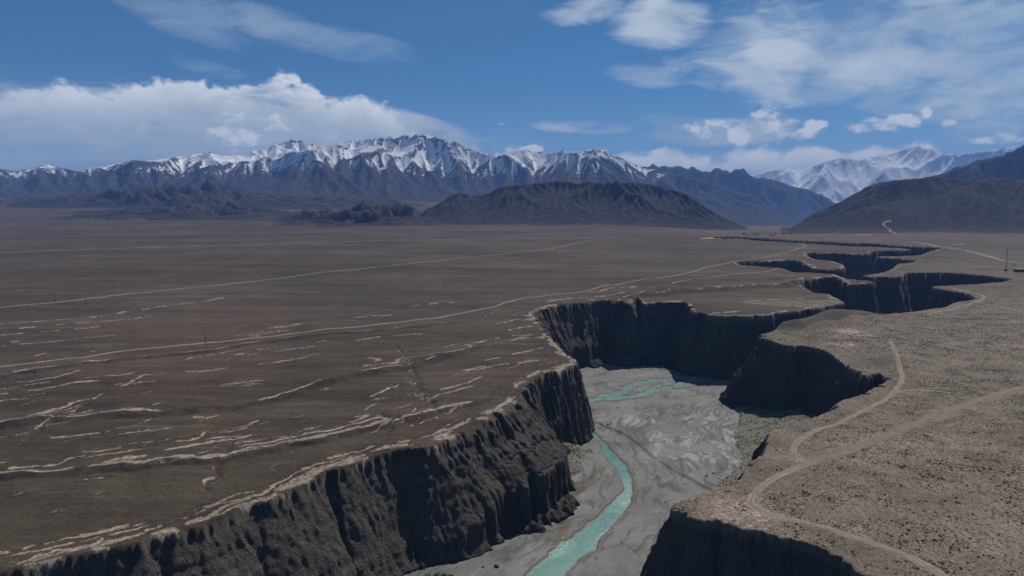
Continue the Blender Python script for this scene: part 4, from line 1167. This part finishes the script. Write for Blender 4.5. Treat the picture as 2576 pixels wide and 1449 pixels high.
def scatter():
    # candidate places on the right plateau, thinner with distance
    xs, ys, ss = [], [], []
    for (y0, y1, x0, x1, dens, smin, smax) in ((165, 300, 5, 320, 3.6, .15, .40), (300, 430, 60, 420, 2.6, .18, .50), (430, 620, 150, 560, .9, .30, .66), (620, 900, 250, 800, .10, .45, .9)):
        n = int((y1 - y0) * (x1 - x0) * dens)
        xs.append(rng.uniform(x0, x1, n)); ys.append(rng.uniform(y0, y1, n)); ss.append(smin + (smax - smin) * rng.random(n) ** 2.6 + .35 * rng.random(n) ** 20)
    x = np.concatenate(xs); y = np.concatenate(ys); s = np.concatenate(ss)
    px, py = project(x, y, FAN * y)
    m = (px > 1600) & (px < 2760) & (py < 1560)
    x, y, s = x[m], y[m], s[m]
    clump = noise2(x / 13, y / 13, 601) + .6 * noise2(x / 4.5, y / 4.5, 602) + .4 * noise2(x / 60, y / 60, 603) + .5 * (1 - np.abs(noise2(x / 34, y / 22, 604)) * 4).clip(-.5, 1)
    m = (rng.random(len(x)) < np.clip(.52 + .42 * clump, .08, 1))
    x, y, s = x[m], y[m], s[m] * np.clip(.92 + .25 * clump[m], .6, 1.3)
    d = canyon_d(x, y); m = (d < -.8) & (is_right(x, y) > .9); x, y, s = x[m], y[m], s[m]
    for t, w in TR[4:8]:
        m = seg_dist(x, y, t[::3]) > w * .75; x, y, s = x[m], y[m], s[m]
    # bare wash crossing the plateau
    wash = P([(1950,1150),(2060,1150),(2200,1105),(2330,1060),(2460,1010),(2600,975)])
    m = (seg_dist(x, y, wash) > 3.0 + 2 * noise2(x / 9, y / 9, 605)) | (rng.random(len(x)) < .12); x, y, s = x[m], y[m], s[m]
    z = fan(x, y)[0] - .03
    # scrub on the river terraces
    n = 30000
    xa = rng.uniform(40, 230, n); ya = rng.uniform(290, 560, n); xb = rng.uniform(-30, 40, 9000); yb_ = rng.uniform(330, 450, 9000)
    xa = np.concatenate([xa, xb]); ya = np.concatenate([ya, yb_])
    ina = inside(xa, ya, APRON_R) | inside(xa, ya, APRON_L)
    ok = ina & (rng.random(len(xa)) < np.clip(1.0 * .38 + .6 * noise2(xa / 10, ya / 10, 611), 0, 1))
    xa, ya = xa[ok], ya[ok]; da = canyon_d(xa, ya); m = da > 4; xa, ya = xa[m], ya[m]
    T = terrain(xa, ya); m = T['t'] >= 1; xa, ya, za = xa[m], ya[m], T['z'][m]
    sa = .3 + .7 * rng.random(len(xa)) ** 2
    return (x, y, z, s), (xa, ya, za - .03, sa)

def tuft_mass(name, x, y, z, s, mat):
    var = rng.integers(0, len(VAR), len(x)); rot = rng.uniform(0, 6.283, len(x))
    cos, fs, off = [], [], 0
    for v, (c, f) in enumerate(SMALL):
        m = var == v; n = m.sum()
        if not n: continue
        ca, sa = np.cos(rot[m])[:, None], np.sin(rot[m])[:, None]; sc = s[m][:, None]
        q = np.stack([x[m][:, None] + sc * (c[:, 0] * ca - c[:, 1] * sa), y[m][:, None] + sc * (c[:, 0] * sa + c[:, 1] * ca), z[m][:, None] + sc * .95 * c[:, 2]], -1)
        F = (f[None] + (np.arange(n) * len(c))[:, None, None]).reshape(-1, 3) + off
        cos.append(q.reshape(-1, 3)); fs.append(F); off += n * len(c)
    return new_mesh(name, np.vstack(cos), np.vstack(fs), mat, False)

(sx, sy, sz, ss), (ax, ay, az_, as_) = scatter()
px, py = project(sx, sy, sz)
vis = (px > 0) & (px < 2576) & (py < 1449)
size = np.where(vis, ss / sy, 0)
order = np.argsort(-size); first = order[:300]; rest = order[300:]
tuft_protos = []
for v, (c, f) in enumerate(VAR):
    o = new_mesh('scrub_bush', c, f, M_scrub, False); tuft_protos.append(o)
for n, i in enumerate(first):
    o = tuft_protos[n] if n < len(VAR) else tuft_protos[n % len(VAR)].copy()
    if n >= len(VAR): col.objects.link(o)
    o.location = (sx[i], sy[i], sz[i]); o.rotation_euler = (0, 0, random.uniform(0, 6.28)); o.scale = (ss[i], ss[i], ss[i] * .95)
    tag(o, 'dark dry tuft of scrub on the pale right plateau', 'shrub', 'scrub tufts on the right plateau')
o = tuft_mass('scrub', sx[rest], sy[rest], sz[rest], ss[rest], M_scrub); tag(o, 'dark scrub dotted over the pale right plateau', 'scrub', kind='stuff')
if len(ax):
    o = tuft_mass('scrub', ax, ay, az_, as_, M_scrub2); tag(o, 'low green scrub on the terraces by the riverbed', 'scrub', kind='stuff')

# ---------------------------------------------------------------- boulders on the river floor
M_boulder = mat_plain('dark_boulder', (.062, .058, .052), .9, .45, .35)
def boulder(px, py, r, label, seed, plane=B):
    c = plane([(px, py)])[0]
    z = ground_z(c[0], c[1])
    bm = bmesh.new(); bmesh.ops.create_icosphere(bm, subdivisions=2, radius=1.0)
    rr = random.Random(seed)
    dirs = [Vector((rr.uniform(-1, 1), rr.uniform(-1, 1), rr.uniform(-.5, 1))).normalized() for _ in range(7)]
    for v in bm.verts:
        n = v.co.normalized(); k = 1.0
        for d in dirs:                               # planes cut off the ball: a broken block
            q = n.dot(d)
            if q > .25: k = min(k, .72 / q if q > .72 else 1.0)
        v.co = n * (k * rr.uniform(.94, 1.05)); v.co.z *= .75
    me = bpy.data.meshes.new('boulder'); bm.to_mesh(me); bm.free(); me.materials.append(M_boulder)
    o = bpy.data.objects.new('boulder', me); col.objects.link(o)
    o.location = (c[0], c[1], z + .22 * r); o.scale = (r, r * rr.uniform(.7, 1), r * .9); o.rotation_euler = (0, 0, rr.uniform(0, 6.28))
    tag(o, label, 'boulder', 'boulders on the canyon floor')
for i, (px_, py_, r, lab) in enumerate((
    (1249,1428,1.25,'largest dark boulder on the gravel below the near cliff'),
    (1214,1430,.65,'small dark boulder left of the largest one below the cliff'),
    (1444,1149,1.0,'boulder on the brown apron under the headland cliff'),
    (1426,1178,.7,'boulder among scrub in the middle of the brown apron'),
    (1492,1277,.6,'lone small boulder on the bar left of the river bend'),
    (1561,1093,.9,'boulder on the gravel bar right of the calm river reach'),
    (1530,1074,1.1,'boulder by the scarp where the gravel bar begins'),
    (1537,1071,.8,'boulder touching the scarp just behind its bigger neighbour'),
    (1778,1205,.9,'boulder beside the dark gravel step near the right terrace'),
    (1795,1196,.8,'boulder at the edge of the green right terrace'))):
    boulder(px_, py_, r, lab, 100 + i)

# loose stones: along the foot of the cliffs, on the bars and beside the water
def stones():
    n = 60000
    x = rng.uniform(-140, 330, n); y = rng.uniform(195, 690, n)
    d = canyon_d(x, y); m = d > 3; x, y = x[m], y[m]
    T = terrain(x, y)
    ok = T['t'] >= 1
    toe = np.exp(-np.maximum(T['d'] - wall_ctrl(x, y)[0] * np.maximum(T['zf'] - T['zb'], 20), 0) / 3.5) + .8 * (T['scree'] > .05)
    shore = np.exp(-np.abs(T['wet'] - 2.0) / 2.0)
    p = np.clip(.9 * toe + .35 * shore + .6 * T['edge'] + .04 + .10 * sstep(.1, .5, noise2(x / 12, y / 12, 701)), 0, 1) * (T['wet'] > .4)
    m = ok & (rng.random(len(x)) < p); x, y, z = x[m], y[m], T['z'][m]
    s = .16 + .55 * rng.random(len(x)) ** 4 + .25 * toe[m] * rng.random(len(x)) ** 2
    o = tuft_mass('stones', x, y, z - .03, s, M_boulder); tag(o, 'loose grey stones at the cliff foot and along the gravel bars', kind='stuff')
stones()

# ---------------------------------------------------------------- bushes at the foot of the near cliff
def leaf_bush(name, px, py, r, hgt, mat, label, seed, plane=B):
    c = plane([(px, py)])[0]; z = ground_z(c[0], c[1])
    root = empty(name, (c[0], c[1], z - .05)); rr = np.random.default_rng(seed)
    n = 260
    u = rr.normal(size=(n, 3)); u /= np.linalg.norm(u, axis=1)[:, None]; q = rr.random(n) ** .4
    lump = 1 + .35 * noise3(u[:, 0] * 2 + seed, u[:, 1] * 2, u[:, 2] * 2, seed)
    cc = u * (q * lump)[:, None] * np.array([r, r, hgt * .5]) + np.array([0, 0, hgt * .55])
    s = .16 + .12 * rr.random(n)
    t1 = rr.normal(size=(n, 3)); t1 /= np.linalg.norm(t1, axis=1)[:, None]
    t2 = np.cross(t1, rr.normal(size=(n, 3))); t2 /= np.linalg.norm(t2, axis=1)[:, None]
    v = np.stack([cc - t1 * s[:, None], cc + t2 * (s * .6)[:, None], cc + t1 * s[:, None], cc - t2 * (s * .6)[:, None]], 1).reshape(-1, 3)
    new_mesh('foliage', v, np.arange(4 * n).reshape(n, 4), mat, False, parent=root)
    st_c, st_f = [], []
    for k in range(5):
        a = rr.uniform(0, 6.28); e = np.array([math.cos(a) * r * .5, math.sin(a) * r * .5, hgt * .7]); b0 = len(st_c)
        for w, pnt in ((.05, np.zeros(3)), (.015, e)):
            for i in range(3): st_c.append(pnt + np.array([w * math.cos(2.09 * i), w * math.sin(2.09 * i), 0]))
        for i in range(3): st_f.append((b0 + i, b0 + (i + 1) % 3, b0 + 3 + (i + 1) % 3, b0 + 3 + i))
    new_mesh('stem', st_c, st_f, M_bark, False, parent=root)
    tag(root, label, 'bush', 'bushes under the near cliff')
    return root
M_bark = mat_plain('bark', (.07, .052, .038), .95, .3, 6)
M_leaf = mat_plain('green_leaf', (.060, .072, .026), .8, .4, 1.5)
M_leaf2 = mat_plain('olive_leaf', (.080, .078, .032), .8, .4, 1.5)
M_rust = mat_plain('rusty_leaf', (.130, .060, .030), .8, .35, 1.5)
for i, (bx, by, r, hgt, mt, lab) in enumerate((
    (1054,1462,1.5,2.2,M_leaf,'leftmost olive green bush under the near cliff'),
    (1076,1460,1.9,2.6,M_leaf2,'broad yellowish green bush under the near cliff'),
    (1099,1459,1.6,3.0,M_leaf,'tallest dark green bush in the clump under the cliff'),
    (1117,1456,1.4,2.2,M_leaf,'low green bush next to the rusty one'),
    (1134,1455,1.2,1.5,M_rust,'small rusty brown bush at the gravel edge'))):
    leaf_bush('bush', bx, by, r, hgt, mt, lab, 300 + i)

# ---------------------------------------------------------------- power poles on the left fan
M_pole = mat_plain('weathered_pole', (.055, .048, .042), .9, .25, 2.0)
M_insul = mat_plain('porcelain', (.35, .33, .31), .4, .1, 3.0)
M_steel = mat_plain('dull_steel', (.10, .10, .105), .6, .2, 2.0)
def tube_mesh(segs, n=6):
    """segs: list of (p0, p1, r0, r1)"""
    co, F = [], []
    for p0, p1, r0, r1 in segs:
        p0, p1 = Vector(p0), Vector(p1); d = (p1 - p0).normalized()
        a = d.orthogonal().normalized(); b = d.cross(a); k = len(co)
        for p, r in ((p0, r0), (p1, r1)):
            for i in range(n):
                t = 6.28318 * i / n; co.append(p + a * (r * math.cos(t)) + b * (r * math.sin(t)))
        for i in range(n): F.append((k + i, k + (i + 1) % n, k + n + (i + 1) % n, k + n + i))
        k2 = len(co); co.append(p1.copy()); co.append(p0.copy())
        for i in range(n):
            F.append((k + n + i, k + n + (i + 1) % n, k2, k2)); F.append((k + (i + 1) % n, k + i, k2 + 1, k2 + 1))
    return [tuple(v) for v in co], F
def part(name, segs, mat, parent, n=6):
    co, F = tube_mesh(segs, n)
    me = bpy.data.meshes.new(name)
    me.from_pydata(co, [], [tuple(dict.fromkeys(f)) for f in F]); me.materials.append(mat); me.update()
    o = bpy.data.objects.new(name, me); col.objects.link(o); o.parent = parent
    return o
def pole(px, top, base, label, a_frame=False):
    c = P([(px, base)])[0]; z = ground_z(c[0], c[1]); hgt = (base - top) / FPX * c[1] * 1.02
    root = empty('utility_pole', (c[0], c[1], z), math.radians(-35))
    if a_frame:
        for s in (-1, 1): part('pole_leg', [((s * .18 * hgt, 0, -.4), (0, 0, hgt), .16, .10)], M_pole, root)
        part('brace', [((-.10 * hgt, 0, hgt * .42), (.10 * hgt, 0, hgt * .42), .07, .07)], M_pole, root)
    else:
        part('pole_shaft', [((0, 0, -.4), (0, 0, hgt), .21, .14)], M_pole, root)
    part('crossarm', [((-1.0, 0, hgt - .5), (1.0, 0, hgt - .5), .08, .08)], M_pole, root)
    for s in (-.85, 0, .85):
        part('insulator', [((s, 0, hgt - .45 if s else hgt), (s, 0, hgt - .1 if s else hgt + .3), .05, .05)], M_insul, root)
    tag(root, label, 'power pole', 'power poles on the left fan')
pole(517.5, 837, 874, 'thin dark power pole standing by the pale rim track')
pole(87, 909.5, 950, 'thin dark power pole below the track, nearest the camera')
pole(217, 743, 766, 'far power pole with splayed legs beside the straight track', True)
pole(139.5, 738, 757, 'farthest left power pole behind the straight track', True)

# ---------------------------------------------------------------- radio mast and station on the right
def mast(px, top, base):
    c = P([(px, base)])[0]; z = ground_z(c[0], c[1]); hgt = (base - top) / FPX * c[1]
    root = empty('radio_mast', (c[0], c[1], z))
    w0, w1 = .9, .32
    cor = [(-1, -1), (1, -1), (1, 1), (-1, 1)]
    lv = 13
    def pt(k, f): w = w0 + (w1 - w0) * f; return (cor[k][0] * w, cor[k][1] * w, hgt * f)
    for k in range(4): part('mast_leg', [(pt(k, 0), pt(k, 1), .07, .05)], M_steel, root, 5)
    diag = []
    for i in range(lv):
        f0, f1 = i / lv, (i + 1) / lv
        for k in range(4):
            j = (k + 1) % 4
            diag.append((pt(k, f0), pt(j, f1), .03, .03)); diag.append((pt(j, f0), pt(k, f1), .03, .03)); diag.append((pt(k, f1), pt(j, f1), .03, .03))
    part('lattice_bracing', diag, M_steel, root, 3)
    part('antenna', [((0, 0, hgt), (0, 0, hgt + 3.2), .06, .04)], M_steel, root, 5)
    for f, s in ((.93, 1), (.86, -1), (.80, 1)): part('panel_antenna', [((s * .9, -.6, hgt * f - .8), (s * .9, -.6, hgt * f + .8), .22, .22)], M_insul, root, 6)
    tag(root, 'tall thin steel lattice radio mast on the right plateau', 'mast')
    return c, z
mc, mz = mast(2531, 621, 680)

def boxes(name, bl, mat, parent, bevel=.03):
    bm = bmesh.new()
    for (cx, cy, cz, sx_, sy_, sz_) in bl:
        r = bmesh.ops.create_cube(bm, size=1.0)
        for v in r['verts']: v.co = Vector((v.co.x * sx_ + cx, v.co.y * sy_ + cy, v.co.z * sz_ + cz))
    if bevel: bmesh.ops.bevel(bm, geom=bm.edges[:], offset=bevel, segments=1, affect='EDGES')
    me = bpy.data.meshes.new(name); bm.to_mesh(me); bm.free(); me.materials.append(mat)
    o = bpy.data.objects.new(name, me); col.objects.link(o)
    if parent: o.parent = parent
    return o
M_mud = mat_plain('mud_plaster', (.080, .070, .062), .95, .25, .6)
M_roof = mat_plain('pale_flat_roof', (.36, .34, .32), .9, .15, .4)
M_roof_mud = mat_plain('mud_roof', (.19, .165, .14), .95, .2, .5)
M_glass = mat_plain('dark_window', (.02, .024, .03), .2, .1, 1.0)
M_wood = mat_plain('old_wood', (.07, .055, .045), .8, .25, 3.0)
M_white = mat_plain('whitewash', (.55, .53, .50), .9, .12, .6)

def house(px, base, w, dp, hh, label, wall, roof, rz=0.0, group=None, name='house', vis_parts=True, cat='house'):
    c = P([(px, base)])[0]; z = ground_z(c[0], c[1])
    root = empty(name, (c[0], c[1], z - .1), rz)
    boxes('wall', [(0, 0, hh / 2, w, dp, hh)], wall, root, .06)
    r = boxes('roof', [(0, 0, hh + .14, w + .5, dp + .5, .28)], roof, root, .05)
    boxes('door', [(w * .18, -dp / 2 - .02, 1.05, 1.0, .12, 2.1)], M_wood, root, .02)
    for s in (-.30, -.02, .36):
        wn = boxes('window', [(w * s, -dp / 2 - .02, hh * .55, 1.1, .10, 1.0)], M_wood, root, .02)
        p = boxes('pane', [(w * s, -dp / 2 - .075, hh * .55, .9, .03, .8)], M_glass, None, 0); p.parent = wn
    tag(root, label, cat, group)
    return root
st_ = house(2563.5, 684, 8.6, 9.5, 3.9, 'flat roofed station building with dark shaded front near the mast', M_mud, M_roof, math.radians(4), name='station_building', cat='building')
st2 = house(2529, 681, 2.6, 2.4, 1.9, 'small dark equipment hut at the foot of the mast', M_mud, M_mud, 0.0, name='equipment_hut', cat='hut')
# low white enclosure wall in front of the station
wc = P([(2551, 668)])[0]; wz = ground_z(*wc)
root = empty('boundary_wall', (wc[0], wc[1], wz), math.radians(32))
boxes('wall_run', [(0, 0, .6, 14, .3, 1.4)], M_white, root, .03); boxes('coping', [(0, 0, 1.36, 14.2, .44, .12)], M_roof, root, .02)
boxes('gate_pier', [(7.2, 0, .9, .5, .5, 2.0)], M_white, root, .03); boxes('gate_pier', [(-7.2, 0, .9, .5, .5, 2.0)], M_white, root, .03)
tag(root, 'low white wall slanting behind the station building', 'wall')

# ---------------------------------------------------------------- hamlet at the mouth of the valley
HL = ('leftmost low mud house of the far hamlet', 'long pale house beside the bare field of the hamlet', 'small dark house in the row by the canyon head', 'pale roofed house in the middle of the hamlet',
      'house half hidden by trees at the canyon head', 'tiny white house standing alone above the hamlet', 'dark low house nearest the canyon lip of the hamlet', 'pale house at the right end of the hamlet', 'small house on the slope behind the hamlet')
for i, (hx, hy, w, mt, rf) in enumerate(((1800,601.5,9,M_mud,M_roof_mud),(1812,600.5,15,M_mud,M_roof),(1824,601,8,M_mud,M_roof_mud),(1841,599.8,9,M_mud,M_roof),(1859,599,10,M_mud,M_roof_mud),(1897,592.5,7,M_white,M_roof),(1868,600.2,8,M_mud,M_roof_mud),(1943,592.3,8,M_white,M_roof),(1872,589,9,M_mud,M_roof))):
    house(hx, hy, w, 7, 3.4, HL[i] + ' far away', mt, rf, math.radians(random.uniform(-25, 25)), 'houses of the far hamlet')

M_crown = mat_plain('far_leaf', (.045, .055, .035), .9, .4, .5)
def tree_parts(seed, hgt):
    rr = np.random.default_rng(seed); n = 150
    u = rr.normal(size=(n, 3)); u /= np.linalg.norm(u, axis=1)[:, None]; q = rr.random(n) ** .45
    cc = u * q[:, None] * np.array([hgt * .22, hgt * .22, hgt * .36]) * (1 + .3 * rr.normal(size=(n, 1)) * .4) + np.array([0, 0, hgt * .62])
    s = hgt * (.05 + .04 * rr.random(n)); t1 = rr.normal(size=(n, 3)); t1 /= np.linalg.norm(t1, axis=1)[:, None]; t2 = np.cross(t1, u); t2 /= (np.linalg.norm(t2, axis=1)[:, None] + 1e-6)
    v = np.stack([cc - t1 * s[:, None], cc + t2 * s[:, None], cc + t1 * s[:, None], cc - t2 * s[:, None]], 1).reshape(-1, 3)
    return v, np.arange(4 * n).reshape(n, 4)
crowns = []
for sd in range(3):
    v, f = tree_parts(sd + 60, 1.0)
    root = empty('poplar_tree', (0, 0, 0)); cr = new_mesh('crown', v, f, M_crown, False, parent=root)
    tk = part('trunk', [((0, 0, 0), (0, 0, .5), .03, .018), ((0, 0, .35), (.08, .03, .62), .014, .006), ((0, 0, .4), (-.07, .05, .68), .014, .006)], M_bark, root, 5)
    crowns.append((root, cr, tk))
spots = [(1836,598.5),(1846,597.5),(1853,598.8),(1864,597.6),(1880,596.5),(1886,593.5),(1903,591),(1908,594),(1916,590.5),(1922,593),(1932,591),(1951,590.5),(1960,592.5),(1972,591),(1830,600),(1990,592),(1895,589),(1940,589)]
spots.sort()
ORD = ('leftmost', 'second', 'third', 'fourth', 'fifth', 'sixth', 'seventh', 'eighth', 'ninth', 'tenth', 'eleventh', 'twelfth', 'thirteenth', 'fourteenth', 'fifteenth', 'sixteenth', 'seventeenth', 'rightmost')
TREE_L = ['%s small dark poplar%s in the far hamlet by the canyon head' % (o, '' if 'most' in o else ' from the left') for o in ORD]
for i, (tx_, ty_) in enumerate(spots):
    c = P([(tx_, ty_)])[0]; z = ground_z(c[0], c[1])
    r0, c0, t0 = crowns[i % 3]
    if i < 3: r = r0
    else:
        r = r0.copy(); col.objects.link(r)
        for q in (c0, t0):
            qq = q.copy(); col.objects.link(qq); qq.parent = r
    s = random.uniform(4, 7.5)
    r.location = (c[0], c[1], z - .1); r.scale = (s, s, s); r.rotation_euler = (0, 0, random.uniform(0, 6.28))
    tag(r, TREE_L[i], 'tree', 'poplars of the far hamlet')

# bare pale fields of the hamlet
def field(pts, label):
    p = P(pts); z = [ground_z(*q) for q in p]
    c = p.mean(0); n = len(p)
    rows = []
    for f in np.linspace(0, 1, 6):
        q = c + (p - c) * f
        rows.append(np.column_stack([q, [(ground_z(*v) or 0) + .9 for v in q]]))
    co = np.vstack(rows); F = []
    for r in range(5):
        for i in range(n):
            F.append((r * n + i, r * n + (i + 1) % n, (r + 1) * n + (i + 1) % n, (r + 1) * n + i))
    o = new_mesh('field', co, F, M_track, True, dict(mask=np.full(len(co), .9))); tag(o, kind='structure'); o['label'] = label
field([(1757,603),(1765,599.5),(1790,597),(1830,597.2),(1834,599.2),(1798,603)], 'bare pale field beside the far hamlet')
field([(2146,592.5),(2150,590.8),(2185,591),(2197,592.8),(2170,593.4)], 'pale patch of dug ground on the far slope')
field([(2391,616.8),(2400,615.4),(2424,616),(2426,617.6)], 'pale bare patch beside the road past the mast')

# ---------------------------------------------------------------- air
def haze():
    zt = max(max((o.matrix_world @ Vector(c)).z for c in o.bound_box) for o in bpy.data.objects if o.type == 'MESH') + 30
    lo = Vector((1e9,) * 3); hi = Vector((-1e9,) * 3)
    for o in bpy.data.objects:
        if o.type != 'MESH': continue
        for c in o.bound_box:
            w = o.matrix_world @ Vector(c)
            lo = Vector(map(min, lo, w)); hi = Vector(map(max, hi, w))
    lo -= Vector((60, 60, 1)); hi += Vector((60, 60, 0)); lo.y = min(lo.y, -300)
    o = boxes('haze', [((lo.x + hi.x) / 2, (lo.y + hi.y) / 2, (lo.z + zt) / 2, hi.x - lo.x, hi.y - lo.y, zt - lo.z)], None, None, 0) if False else None
    me = bpy.data.meshes.new('haze'); bm = bmesh.new(); r = bmesh.ops.create_cube(bm, size=1.0)
    for v in r['verts']: v.co = Vector((lo.x if v.co.x < 0 else hi.x, lo.y if v.co.y < 0 else hi.y, lo.z if v.co.z < 0 else zt))
    bm.to_mesh(me); bm.free()
    o = bpy.data.objects.new('haze', me); col.objects.link(o)
    m = bpy.data.materials.new('thin_air'); m.use_nodes = True; k = NT(m.node_tree)
    out = k.n('ShaderNodeOutputMaterial'); v = k.n('ShaderNodeVolumePrincipled')
    v.inputs['Color'].default_value = (*HAZE_COL, 1); v.inputs['Density'].default_value = HAZE_DENS; v.inputs['Anisotropy'].default_value = 0.0
    k.t.links.new(v.outputs[0], out.inputs['Volume']); me.materials.append(m)
    tag(o, kind='stuff'); o['label'] = 'thin blue haze over the far ranges'
HAZE_COL, HAZE_DENS = (.22, .44, 1.0), 6.0e-5
haze()
